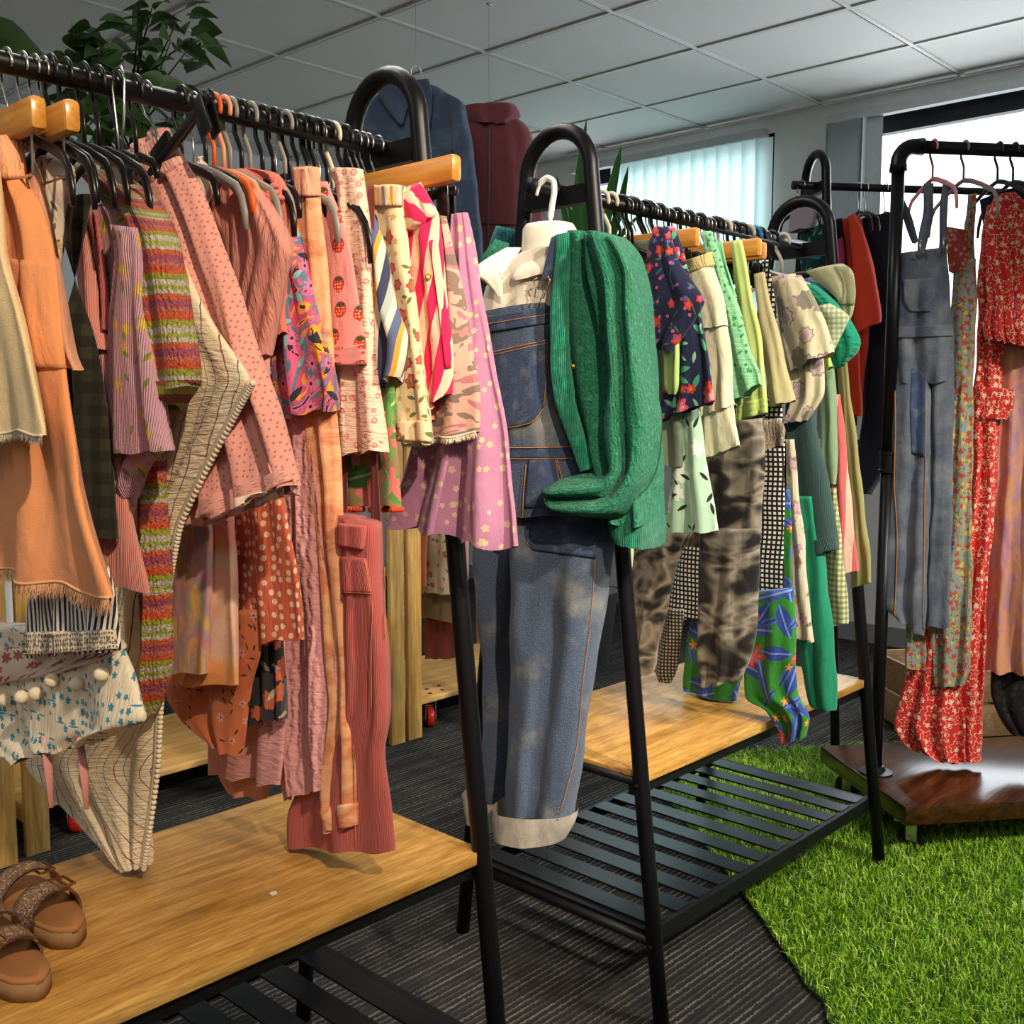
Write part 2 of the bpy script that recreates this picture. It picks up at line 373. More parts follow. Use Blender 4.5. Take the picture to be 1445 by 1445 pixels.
    if lab: tag(o, lab, cat or 'garment', group)
    HEM[o.name] = hm_
    return o
_bvh = {}
def surf(o, x, y):
    """where the line of sight through pixel (x, y) meets the front of the cloth o"""
    if o.name not in _bvh:
        org = np.array(o['_org']); _bvh[o.name] = (BVHTree.FromPolygons([tuple(v.co) for v in o.data.vertices], [tuple(p.vertices) for p in o.data.polygons]), org)
    b, org = _bvh[o.name]; r = ray(x, y); r = r/np.linalg.norm(r)
    h = b.ray_cast(Vector(CAM-org), Vector(r)); 
    if h[0] is None:
        h2 = b.find_nearest(Vector(CAM-org+r*np.linalg.norm(org-CAM)))
        return np.array(h2[0])+org-r*.002, -r
    n = np.array(h[1]); n = n if n@r < 0 else -n
    return np.array(h[0])+org, n
def patch(name, o, rows, mat, lift=.0035, label=None, nx=14, ny=14):
    """a sewn-on piece (pocket, band, tag) following the cloth o; rows (xl, yl, xr, yr) in pixels"""
    A = cr_interp(rows, [i*(len(rows)-1)/ny for i in range(ny+1)]); V = []; UV = []; Fc = []
    P = [[surf(o, a[0]+(a[2]-a[0])*i/nx, a[1]+(a[3]-a[1])*i/nx) for i in range(nx+1)] for a in A]
    w = np.linalg.norm(P[ny//2][0][0]-P[ny//2][nx][0]); hh = np.linalg.norm(P[0][nx//2][0]-P[ny][nx//2][0])
    for lay in (1, 0):
        for j in range(ny+1):
            for i in range(nx+1):
                p, n = P[j][i]; ed = 1. if 0 < i < nx and 0 < j < ny else .75
                V.append(p+n*(lift*ed if lay else -.003)); UV.append((w*i/nx+.11, -hh*j/ny))
    nn = (nx+1)*(ny+1)
    for j in range(ny):
        for i in range(nx):
            a = j*(nx+1)+i; Fc.append((a, a+1, a+nx+2, a+nx+1))
    bd = [i for i in range(nx+1)]+[j*(nx+1)+nx for j in range(1, ny+1)]+[ny*(nx+1)+i for i in range(nx-1, -1, -1)]+[j*(nx+1) for j in range(ny-1, 0, -1)]
    for a, b in zip(bd, bd[1:]+bd[:1]): Fc.append((a, a+nn, b+nn, b))
    q = mesh(name, V, Fc, mat, o, UV)
    if label: q['label'] = label
    return q
def seam(name, o, pts, mat, r=.0011, lift=.0012, n=40, label=None, lines=None):
    """rows of stitching or thread lying on the cloth o"""
    mb = MB()
    for pp in (lines or [pts]):
        A = cr_interp(pp, [i*(len(pp)-1)/n for i in range(n+1)]); mb.tube([(lambda h: h[0]+h[1]*lift)(surf(o, *a)) for a in A], r, 5)
    q = mb.build(name, mat, o, smooth=True)
    if label: q['label'] = label
    return q
def button(name, o, x, y, r, mat, label=None):
    p, n = surf(o, x, y); b = MB().lathe([(r*.2, -.002), (r, -.001), (r, .003), (r*.85, .0042), (r*.6, .0032), (.0003, .0032)], p+n*.001, n, 18).build(name, mat, o)
    if label: b['label'] = label
    return b
def fringe(o, mat, ln=.012, n=260, name='fringe', lo=0., hi=1.):
    """frayed threads hanging from the hem of the cloth o, rooted in one woven edge"""
    rg = random.Random(n); P = np.array(HEM[o.name]); P = P[int(lo*len(P)):max(2, int(hi*len(P)))]; mb = MB(); mb.tube(P, .0017, 6)
    for _ in range(n):
        f = rg.uniform(0, len(P)-1.001); i = int(f); q = P[i]+(P[i+1]-P[i])*(f-i); sd = (P[i+1]-P[i])/(np.linalg.norm(P[i+1]-P[i])+1e-9); l = ln*rg.uniform(.5, 1.2)
        a = sd*rg.uniform(-.35, .35)*l+np.array([0, 0, -l]); nn = np.cross(sd, [0, 0, 1.]); m_ = q+a*.5+nn*rg.uniform(-.15, .15)*l; e = q+a+nn*rg.uniform(-.3, .3)*l
        w = sd*.0007; mb.add([q-w, q+w, m_-w*.9, m_+w*.9, e], [(0, 1, 3, 2), (2, 3, 4)])
    return mb.build(name, mat, o, smooth=True)

# ================================================================== the room
UW = 4.865; CH = 2.58; U0, V0, V1 = -2.6, -3.0, 5.4
def quad(name, pts, mat): return struct(mesh(name, pts, [(0, 1, 2, 3)], mat, smooth=False))
def box_obj(name, lo, hi, mat, parent=None, bev=0., loc=None):
    lo, hi = np.array(lo, float), np.array(hi, float)
    return MB().box((lo+hi)/2, hi-lo, None, bev).build(name, mat, parent, loc)

# dark carpet tiles with pale ribbed lines running along the racks
t = NT('carpet'); o_ = t.obj(); x, y, _ = t.xyz(o_)
ln = t.wave(o_, 21., 2.2, 'SIN', 'Y', 2, 5.); fine = t.noise(t.v_('MULTIPLY', o_, (1, 4, 1)), 260, 2)
seg = t.noise(t.v_('MULTIPLY', o_, (2.2, 26, 1)), 1.6, 2)
lm = t.m_('MULTIPLY', t.ramp(ln, [(.66, (0, 0, 0)), (.9, (1, 1, 1))]), t.ramp(seg, [(.38, (.05,)*3), (.62, (.9, .9, .9))]))
lm = t.m_('MULTIPLY', lm, t.ramp(t.noise(o_, 420, 1), [(.42, (.25,)*3), (.6, (1, 1, 1))]))
tile = t.n('ShaderNodeTexWhiteNoise'); tile.noise_dimensions = '2D'
t.put(tile.inputs['Vector'], t.vec(t.m_('FLOOR', t.m_('DIVIDE', x, 1.)), t.m_('FLOOR', t.m_('DIVIDE', y, .25))))
dk = t.mix(fine, (.012, .012, .013), (.034, .033, .033)); dk = t.mix(t.m_('MULTIPLY', tile.outputs[0], .4), dk, (.036, .034, .034))
MC = t.done(t.mix(lm, dk, (.24, .225, .19)), .95, t.bump(t.m_('ADD', ln, fine), .6, .004), 0, .1)
quad('floor', [(U0, V0, 0), (UW, V0, 0), (UW, V1, 0), (U0, V1, 0)], MC)

# suspended ceiling: tiles between thin bars
t = NT('ceiling_tile'); o_ = t.obj()
MT_ = t.done(t.mix(t.noise(o_, 160, 3), (.60, .60, .58), (.72, .72, .70)), .95, t.bump(t.noise(o_, 240, 2), .25, .002), 0, .1)
quad('ceiling', [(U0, V0, CH), (U0, V1, CH), (UW, V1, CH), (UW, V0, CH)], MT_)
MBAR = simple('ceiling_bar', 'c9c9c4', .5); 
CU, CV, SU, SV = 2.652, 3.157, .55, .6555
mb = MB(); sh = MB()
for i in range(-10, 6):
    u = CU+i*SU
    if U0 < u < UW: mb.box((u, (V0+V1)/2, CH-.003), (.016, V1-V0, .008)); sh.box((u+.0125, (V0+V1)/2, CH-.002), (.008, V1-V0, .0045))
for j in range(-4, 10):
    v = CV-j*SV
    if V0 < v < V1: mb.box(((U0+UW)/2, v, CH-.0035), (UW-U0, .016, .008)); sh.box(((U0+UW)/2, v+.0125, CH-.0025), (UW-U0, .008, .0045))
struct(mb.build('trim_1', MBAR)); struct(sh.build('trim_2', simple('ceiling_dark_strip', '3a3935', .9)))  # second trim: thin dark strip along one side of each ceiling bar

MW = simple('wall_paint', 'eaeded', .85, 0, .2, .03, 8)
MFR = simple('window_metal', '15191d', .45, .3)
# window wall: openings W1 v 2.775..4.05 and W2 v -0.6..2.46, z .95..2.50
ZS, ZT = .95, 2.50
def wallpiece(mbx, v0, v1, z0, z1): mbx.box((UW+.06, (v0+v1)/2, (z0+z1)/2), (.12, v1-v0, z1-z0))
mb = MB()
for a, b in ((V0, -.6), (2.46, 2.775), (4.06, V1)): wallpiece(mb, a, b, 0, CH)
for a, b in ((-.6, 2.46), (2.775, 4.06)): wallpiece(mb, a, b, 0, ZS); wallpiece(mb, a, b, ZT, CH)
struct(mb.build('wall_far', MW))
quad('wall_left', [(U0, V1, 0), (UW, V1, 0), (UW, V1, CH), (U0, V1, CH)], MW)
quad('wall_right', [(U0, V0, 0), (U0, V0, CH), (UW, V0, CH), (UW, V0, 0)], MW)
quad('wall_back', [(U0, V0, 0), (U0, V1, 0), (U0, V1, CH), (U0, V0, CH)], MW)
struct(box_obj('baseboard_far', (UW-.015, V0, 0), (UW, V1, .09), simple('skirting', '8d9296', .5)))
t = NT('window_glass'); tr = t.n('ShaderNodeBsdfTransparent'); gl = t.n('ShaderNodeBsdfGlossy'); gl.inputs[1].default_value = .02; mx = t.n('ShaderNodeMixShader'); mx.inputs[0].default_value = .05
t.t.links.new(tr.outputs[0], mx.inputs[1]); t.t.links.new(gl.outputs[0], mx.inputs[2]); t.t.links.new(mx.outputs[0], t.out.inputs[0]); MG = t.m
def window(name, v0, v1, mull):
    mb = MB(); w = .055; U = UW+.05
    for v in (v0+w/2, v1-w/2, *mull): mb.box((U, v, (ZS+ZT)/2), (.05, w, ZT-ZS))
    for z in (ZS+w/2, ZT-w*.9): mb.box((U, (v0+v1)/2, z), (.05, v1-v0, w*1.8 if z > 2 else w))
    f = struct(mb.build(name, MFR)); mesh('window_pane', [(U, v0, ZS), (U, v1, ZS), (U, v1, ZT), (U, v0, ZT)], [(0, 1, 2, 3)], MG, f, smooth=False)
    box_obj('window_sill', (UW-.06, v0, ZS-.03), (UW+.1, v1, ZS), MW, f)
window('window_1', 2.775, 4.06, [])
window('window_2', -.6, 2.46, [.75])
# blind head rails and blinds
MBL = simple('blind_rail', 'c9cdd0', .5); 
t = NT('blind_fabric'); df = t.n('ShaderNodeBsdfDiffuse'); df.inputs[0].default_value = (.80, .84, .84, 1); tl = t.n('ShaderNodeBsdfTranslucent'); tl.inputs[0].default_value = (.74, .97, .96, 1); mx = t.n('ShaderNodeMixShader'); mx.inputs[0].default_value = .66
t.t.links.new(df.outputs[0], mx.inputs[1]); t.t.links.new(tl.outputs[0], mx.inputs[2]); t.t.links.new(mx.outputs[0], t.out.inputs[0]); MVB = t.m
MVG = simple('blind_grey', 'c9d0d2', .8)
def blind(v0, v1, label, gathered):
    r = empty('vertical_blind', (UW-.05, (v0+v1)/2, ZT), label, 'blind')
    box_obj('head_rail', (UW-.075, v0, ZT-.035), (UW-.03, v1, ZT+.005), MBL, r)
    vs_ = gathered; mt = MVB if len(vs_) == 13 else MVG
    for k, (v, a) in enumerate(vs_):
        X = np.array([math.cos(R_(a)), math.sin(R_(a)), 0]); Y = np.array([-X[1], X[0], 0])
        mb = MB(); n = 4; w = .089
        P = [np.array([UW-.055, v, 0])+Y*(w*(i/n-.5))+X*(.006*math.cos(PI*(i/n-.5))) for i in range(n+1)]
        vv = [(*p[:2], z) for z in (ZS+.03, ZT-.035) for p in P]
        ff = [(i, i+1, n+2+i, n+1+i) for i in range(n)]
        mb.add(vv, ff); q = mb.build('slat', mt, r, smooth=True)
    return r
blind(2.79, 4.05, 'closed vertical blind glowing pale aqua over the smaller window', [(2.80+.076*k, 24 if k % 2 else 14) for k in range(13)])
blind(1.0, 2.455, 'grey vertical blind slats bunched together at the left end of the wide bright window', [(2.44-.014*k, 78) for k in range(14)]+[(2.235, 2)])

# ================================================================== clothes racks
MK = simple('black_metal', '17161a', .38, .55, .5, .1, 40)
MKM = simple('black_matt', '111114', .5, .3, .4, .1, 40)
def wood_mat(name, c1, c2, c3, ax='x', rough=.45, s=1., spec=.35):
    t = NT(name); o_ = t.obj(); k = (1.4, 14, 14) if ax == 'x' else ((14, 1.4, 14) if ax == 'y' else (14, 14, 1.4))
    p = t.v_('MULTIPLY', o_, k); g = t.noise(p, 2.2*s, 6, .62, 1.2); g2 = t.noise(t.v_('MULTIPLY', p, (1, 1, 1)), 11*s, 4, .6, .4)
    c = t.ramp(g, [(.28, lin(c1)), (.5, lin(c2)), (.72, lin(c3))]); c = t.mix(t.m_('MULTIPLY', t.ramp(g2, [(.42, (1, 1, 1)), (.58, (0, 0, 0))]), .45), c, lin(c1))
    return t.done(c, rough, t.bump(g2, .12, .002), 0, spec)
MOAK = wood_mat('oak_board', '8a6028', 'c2924a', 'd8ae66', 'x', .38, 1.4, .45)
MOAKE = MOAK
MRUST = wood_mat('rustic_board', '1c0e06', '452611', '633a1b', 'x', .2, .6, .5)
MPLY = wood_mat('plywood', 'b07c38', 'dcae60', 'eac67e', 'z', .6, .6)
MPLYX = wood_mat('plywood_shelf', 'a9783c', 'd0a45f', 'e0bb7c', 'x', .6, .6)

def rack(label, name='clothes_rack', origin=(0, 0), ang=0., L=.9315, H=1.6685, D=.5283, shelf=True, rodz=1.545, ext=.075):
    """an A-frame rack; local x runs along the rod"""
    c_, s_ = math.cos(ang), math.sin(ang); X = np.array([c_, s_, 0]); Y = np.array([-s_, c_, 0]); O = np.array([*origin, 0.]); Z = np.array([0, 0, 1.])
    T = lambda x, y, z: O+X*x+Y*y+Z*z
    ax = (X, Y, Z); r = empty(name, T(L/2, 0, 0), label, 'clothes rack'); rt_ = .0148; hw = .079
    lean = lambda z: D/2+(hw-D/2)*min(1, z/(H-hw-rt_))
    for x in (0, L):
        pts = [T(x, -D/2, 0.0)]+[T(x, -lean(z), z) for z in np.linspace(.3, H-hw-rt_, 5)]
        pts += [T(x, -hw*math.cos(a), H-hw-rt_+hw*math.sin(a)) for a in np.linspace(.2, PI-.2, 12)]
        pts += [T(x, lean(z), z) for z in np.linspace(H-hw-rt_, .3, 5)]+[T(x, D/2, 0.0)]
        f = MB().tube(pts, rt_, 14, up=X).build('end_frame', MK, r, smooth=True)
        mb = MB(); mb.box(T(x, 0, rodz-.013), (.022, 2*hw-.01, .034), ax); mb.build('crossbar', MK, r)
        for z in ((.471, .174) if shelf else ()):
            MB().tube([T(x, -lean(z), z-.016), T(x, lean(z), z-.016)], .010, 10).build('shelf_support', MKM, r, smooth=True)
            for sy in (-1, 1):
                MB().lathe([(.0055, 0), (.0055, .002), (.003, .004), (.0003, .0045)], T(x, sy*lean(z-.012), z-.02)+X*(-rt_ if x == 0 else rt_), -X if x == 0 else X, 12).build('bolt', MK, f)
    MB().tube([T(-ext, 0, rodz), T(L+.06, 0, rodz)], .0128, 16).build('hanging_rod', MK, r, smooth=True)
    for x in (-ext, L+.06): MB().tube([T(x-.004, 0, rodz), T(x+.012, 0, rodz)], .0145, 16).build('rod_cap', MKM, r, smooth=True)
    if shelf:
        z = .471; ds = .2132
        mb = MB()
        for y in (-ds+.022, ds-.022): mb.box(T(L/2, y, z-.032), (L, .02, .024), ax)
        mb.build('shelf_frame', MKM, r)
        b = MB().box(T(L/2, 0, z-.0095), (L+.008, 2*ds, .019), ax, .0012).build('wooden_shelf', MOAK, r)
        z = .174; dl = .2295
        mb = MB()
        for y in (-dl, dl): mb.box(T(L/2, y, z-.013), (L, .016, .03), ax)
        for x in (.012, L-.012): mb.box(T(x, 0, z-.010), (.02, 2*dl, .02), ax)
        mb.build('slatted_shelf_frame', MKM, r)
        n = 12
        for k in range(n):
            x = .045+(L-.09)*k/(n-1); MB().box(T(x, 0, z+.002), (.047, 2*dl-.006, .004), ax).build('slat', simple('slat_metal', '1b1e27', .33, .5, .6, .08, 20), r)
    return r
rack('black tubular rack with oak shelf at the left, holding the pink and peach clothes', origin=(1.105-.9315, 1.31))
rack('black tubular rack with oak shelf in the middle, holding the green and black clothes', origin=(1.5423, 1.3309))
A3 = math.atan2(-.617, .787)
rack('black tubular rack without shelf, tall and farther back under the wide window', origin=(3.315, 1.735), ang=A3, L=1.25, H=1.985, D=.56, shelf=False, rodz=1.868)

# ---- pipe rack on a rustic platform, right
PZ = .14
pf_c = np.array([2.749, 1.206, 0.]); PX = np.array([.787, -.617, 0.]); PY = np.array([.617, .787, 0.]); ZZ = np.array([0, 0, 1.])
rr = empty('pipe_rack', (pf_c[0]+.5, pf_c[1]-.4, 0), 'dark pipe clothes rack on a rustic brown wheeled platform at the right', 'clothes rack')
p0 = np.array([2.553, 1.039, 0.]); PL, PW, PTH = 1.35, .49, .048
MB().box(p0+PX*(PL/2)+PY*(PW/2)+ZZ*(PZ-PTH/2), (PL, PW, PTH), (PX, PY, ZZ), .002).build('platform', MRUST, rr)
PT = 1.815
for k, sx in enumerate((0, 1.18)):
    b = pf_c+PX*sx
    MB().lathe([(.045, 0), (.045, .005), (.026, .008), (.022, .02), (.018, .022)], b+ZZ*PZ, n=24).build('floor_flange', MK, rr, smooth=False)
    MB().tube([b+ZZ*(PZ+.01), b+ZZ*.45, b+ZZ*.98], .0168, 16).build('upright', MK, rr, smooth=True)
    MB().lathe([(.0168, -.03), (.0225, -.028), (.0225, -.02), (.020, -.018), (.020, .018), (.0225, .02), (.0225, .028), (.0168, .03)], b+ZZ*.995, n=20).build('coupling', MK, rr, smooth=False)
    MB().tube([b+ZZ*1.0, b+ZZ*(PT-.05)], .0168, 16).build('upright', MK, rr, smooth=True)
    sg_ = 1 if sx == 0 else -1
    MB().tube([b+ZZ*(PT-.065), b+ZZ*(PT-.045)]+[b+PX*(sg_*(.045-.045*math.cos(a)))+ZZ*(PT-.045+.045*math.sin(a)) for a in np.linspace(0, PI/2, 7)]+[b+PX*(sg_*.065)+ZZ*PT], [.023, .021]+[.0205]*7+[.023], 16).build('elbow', MK, rr, smooth=True)
MB().tube([pf_c+PX*.05+ZZ*PT, pf_c+PX*1.13+ZZ*PT], .0168, 16).build('hanging_rod', MK, rr, smooth=True)
MCR = simple('caster_black', '0d0d0f', .5); MCH = simple('chrome', 'c8ccd0', .22, .9, .5, .05)
def caster(pos, top, wheel_r, wheel_mat, hub_mat, parent, axis, w=.024):
    pos = np.array(pos, float); A = np.array(axis, float); Fd = np.cross(A, [0, 0, 1.])
    c = empty('caster', pos+[0, 0, top]); c.parent = parent; c.location = Vector(pos+np.array([0, 0, top]))-Vector(parent['_org'])
    cc = pos+np.array([0, 0, wheel_r])
    MB().lathe([(.3*wheel_r, -w/2), (wheel_r*.93, -w/2), (wheel_r, -w*.3), (wheel_r, w*.3), (wheel_r*.93, w/2), (.3*wheel_r, w/2)], cc, A, 26).build('wheel', wheel_mat, c)
    MB().lathe([(.1*wheel_r, -w/2-.002), (wheel_r*.68, -w/2-.001), (wheel_r*.68, w/2+.001), (.1*wheel_r, w/2+.002)], cc, A, 22).build('hub', hub_mat, c)
    mb = MB()
    for sgn in (-1, 1): mb.box(cc+A*(sgn*(w/2+.006))+np.array([0, 0, (top-wheel_r)/2])+Fd*.006, (.003, wheel_r*.8, top-wheel_r+.016), (A, Fd, ZZ))
    mb.box(pos+Fd*.006+np.array([0, 0, top-.003]), (w*2.0, wheel_r*1.5, .005), (A, Fd, ZZ))
    mb.cyl(cc-A*(w/2+.010), cc+A*(w/2+.010), .006, 10); mb.build('bracket', MCH, c)
    MB().box(cc+Fd*(-wheel_r*.75)+np.array([0, 0, wheel_r*.95]), (w*1.3, wheel_r*.9, .008), (A, Fd, ZZ), .002).build('brake_lever', MCH, c)
    return c
for a, b in ((.06, .07), (.06, PW-.06), (PL-.1, .07), (PL-.1, PW-.06)):
    caster(p0+PX*a+PY*b, PZ-PTH, .036, MCR, MCR, rr, PX*.8+PY*.6)

# ---- plywood rolling units behind the left rack
MRED = simple('red_wheel', 'c8281c', .35); 
def ply_unit(u0, u1, v0, label, h=1.28, sz=.125):
    r = empty('plywood_rack', ((u0+u1)/2, v0+.25, 0), label, 'clothes rack'); dep = .5
    for u in (u0, u1):
        for v in (v0, v0+dep): box_obj('post', (u-.03, v-.009, 0.0), (u+.03, v+.009, h), MPLY, r, .0015)
        box_obj('end_rail', (u-.01, v0+.009, h-.08), (u+.01, v0+dep-.009, h), MPLY, r, .0015)
        box_obj('end_rail', (u-.01, v0+.009, sz-.06), (u+.01, v0+dep-.009, sz-.018), MPLY, r, .0015)
    box_obj('shelf', (u0-.02, v0+.01, sz-.018), (u1+.02, v0+dep-.01, sz), MPLYX, r, .0015)
    MB().tube([(u0, v0+dep/2, h-.05), (u1, v0+dep/2, h-.05)], .0125, 14).build('hanging_rod', MK, r, smooth=True)
    for u in (u0+.13, u1-.13):
        for v in (v0+.06, v0+dep-.06): caster((u, v, 0), sz-.018, .037, MRED, MCR, r, (.8, -.6, 0))
    for i in range(2):
        for j in range(2): MB().lathe([(.008, 0), (.008, .0008)], (u0+.12+.06*i+.03*j, v0+.05+.05*j, sz+.0002), n=12).build('drilled_hole', MCR, r)
    return r
ply_unit(1.075, 2.285, 2.68, 'plywood rolling rack standing behind the left black rack')
ply_unit(2.362, 3.20, 2.68, 'plywood rolling rack seen between the left and middle black racks, baby clothes on it')
ply_unit(.15, .985, 2.66, 'plywood rolling rack at the left edge, only its end posts in view')

# ---- artificial grass rug
RUG = [(2.525, 1.782), (2.319, 1.502), (2.095, 1.225), (1.772, .846), (1.50, .50), (1.2, .1), (1.9, -.6), (3.3, .2), (3.7, 1.0), (3.35, 1.50), (3.179, 1.618), (2.922, 1.838)]
rg = random.Random(4)
def in_poly(x, y, P):
    c = False; j = len(P)-1
    for i in range(len(P)):
        if (P[i][1] > y) != (P[j][1] > y) and x < (P[j][0]-P[i][0])*(y-P[i][1])/(P[j][1]-P[i][1])+P[i][0]: c = not c
        j = i
    return c
D_ = []
for i in range(len(RUG)):
    a, b = np.array(RUG[i]), np.array(RUG[(i+1) % len(RUG)])
    for k in range(8):
        q = a+(b-a)*k/8; D_.append(q+np.array([rg.uniform(-1, 1), rg.uniform(-1, 1)])*.010)
n_ = len(D_)
MGB = simple('grass_backing', '24421a', .95)
rug = mesh('grass_rug', [(*q, .001) for q in D_]+[(*q, .008) for q in D_], [tuple(range(n_, 2*n_))]+[(i, (i+1) % n_, n_+(i+1) % n_, n_+i) for i in range(n_)], MGB, smooth=False)
tag(rug, 'bright green artificial grass rug on the dark carpet', 'rug')
npr = np.random.default_rng(3); NB = 125000
PP = np.array([(float(a), float(b)) for a, b in D_]); lo, hi = PP.min(0), PP.max(0)
Q = npr.uniform(lo, hi, (NB*4, 2)); ins = np.zeros(len(Q), bool); j = len(PP)-1
for i in range(len(PP)):
    cnd = (PP[i, 1] > Q[:, 1]) != (PP[j, 1] > Q[:, 1]); xx = (PP[j, 0]-PP[i, 0])*(Q[:, 1]-PP[i, 1])/(PP[j, 1]-PP[i, 1]+1e-12)+PP[i, 0]; ins ^= cnd & (Q[:, 0] < xx); j = i
Q = Q[ins]; dep = Q@_fw[:2]; keep = npr.random(len(Q)) < np.clip(1.5-.32*dep, .3, 1); Q = Q[keep & (Q@_rt[:2] < dep*.95+.6) & (dep > .6)][:NB]; nb = len(Q)
a = npr.uniform(0, 6.28, nb); ln_ = npr.uniform(.016, .032, nb); w_ = npr.uniform(.0010, .0017, nb); tl_ = npr.uniform(.15, .95, nb); b = npr.uniform(0, 6.28, nb)
sx, sy = np.cos(a)*w_, np.sin(a)*w_; dx, dy = np.cos(b)*tl_, np.sin(b)*tl_
V = np.zeros((nb, 5, 3)); z0 = .007
V[:, 0] = np.stack([Q[:, 0]-sx, Q[:, 1]-sy, np.full(nb, z0)], 1); V[:, 1] = np.stack([Q[:, 0]+sx, Q[:, 1]+sy, np.full(nb, z0)], 1)
m_ = ln_*.55; V[:, 2] = np.stack([Q[:, 0]+sx*.8+dx*m_*.4, Q[:, 1]+sy*.8+dy*m_*.4, z0+m_*.9], 1); V[:, 3] = np.stack([Q[:, 0]-sx*.8+dx*m_*.4, Q[:, 1]-sy*.8+dy*m_*.4, z0+m_*.9], 1)
V[:, 4] = np.stack([Q[:, 0]+dx*ln_, Q[:, 1]+dy*ln_, z0+ln_*(1-.45*tl_)], 1)
t = NT('grass_blade'); at = t.n('ShaderNodeAttribute'); at.attribute_name = 'tone'
gc = t.ramp(at.outputs['Fac'], [(0, lin('4a7a14')), (.4, lin('7fb41e')), (.8, lin('a8d032')), (1, lin('dbe37a'))]); MGR = t.done(gc, .45, None, 0, .35)
me = bpy.data.meshes.new('grass_blades'); me.vertices.add(nb*5); me.vertices.foreach_set('co', V.ravel()); k5 = np.arange(nb)*5
me.loops.add(nb*7); lp = np.stack([k5, k5+1, k5+2, k5+3, k5+3, k5+2, k5+4], 1).ravel(); me.loops.foreach_set('vertex_index', lp.astype(np.int32))
me.polygons.add(nb*2); ls = np.stack([np.arange(nb)*7, np.arange(nb)*7+4], 1).ravel(); me.polygons.foreach_set('loop_start', ls.astype(np.int32))
me.update(calc_edges=True); me.validate()
tn = np.repeat(npr.random(nb), 5); at_ = me.attributes.new('tone', 'FLOAT', 'POINT'); at_.data.foreach_set('value', tn.astype(np.float32))
gb = bpy.data.objects.new('grass_blades', me); COL.objects.link(gb); gb.parent = rug; me.materials.append(MGR); gb['kind'] = 'stuff'

# ---- crates under the far rack, pale fabric bin
def crate(c, ang, size, label, name='wooden_crate', blue=False):
    X = np.array([math.cos(ang), math.sin(ang), 0]); Y = np.array([-X[1], X[0], 0]); c = np.array([*c, 0.]); w, d, h = size
    r = empty(name, c, label, 'crate'); M = wood_mat('crate_pine', '7a5c40', '9a7a58', 'b19272', 'x', .7) if 'crate_pine_' not in MATS else MATS['crate_pine_']; MATS['crate_pine_'] = M
    for s_ in (-1, 1):
        for k in range(2):
            MB().box(c+Y*(s_*d/2)+ZZ*(h*(.27+.48*k)), (w, .012, h*.44), (X, Y, ZZ), .002).build('plank', M, r)
            MB().box(c+X*(s_*w/2)+ZZ*(h*(.27+.48*k)), (.012, d-.013, h*.44), (X, Y, ZZ), .002).build('plank', M, r)
    MB().box(c+ZZ*.03, (w-.014, d-.014, .012), (X, Y, ZZ)).build('crate_floor', M, r)
    return r, X, Y
cr, cX, cY = crate((3.80, 1.38), A3, (.46, .34, .25), 'wooden plank crate on the carpet behind the pipe rack')
mb = MB(); mb.lathe([(.001, 0), (.13, .0), (.155, .05), (.150, .085), (.08, .11), (.001, .115)], (3.80, 1.38, .12), n=24)
tag(mb.build('folded_blanket', fabric('blue_fleece', '3d8fbf', bump='crinkle'), None, (3.8, 1.38, .12), smooth=True), 'bright blue bundle of cloth lying in the wooden crate', 'cloth')

# ================================================================== hangers
MPB = simple('hanger_black', '101012', .32, 0, .5, .05); MPW = simple('hanger_cream', 'd9cdb6', .45, 0, .4, .05); MPG = simple('hanger_grey', '8f8b84', .4, 0, .4, .05)
MPO = simple('hanger_orange', 'e0662a', .4); MPS = simple('hanger_salmon', 'e8a07c', .4); MPT = simple('hanger_blue', '2f8fc0', .4); MPP = simple('hanger_pink', 'd98a90', .4)
MWH = wood_mat('hanger_wood', 'b06a22', 'd2903c', 'e0a552', 'y', .3, .5, .5)
MSV = simple('hanger_wire', 'b9b9b5', .25, .95, .5, .05)
PROTO = {}
def hook_pts(rr, stem, lean=.0):
    p = [(rr*math.cos(a), rr*math.sin(a)) for a in np.linspace(R_(205), R_(-18), 16)]
    p += [(rr*.86, -.020), (rr*.42, -.034), (.001, -.047), (0, stem)]
    return [np.array([lean*(-z), y, z]) for y, z in p]
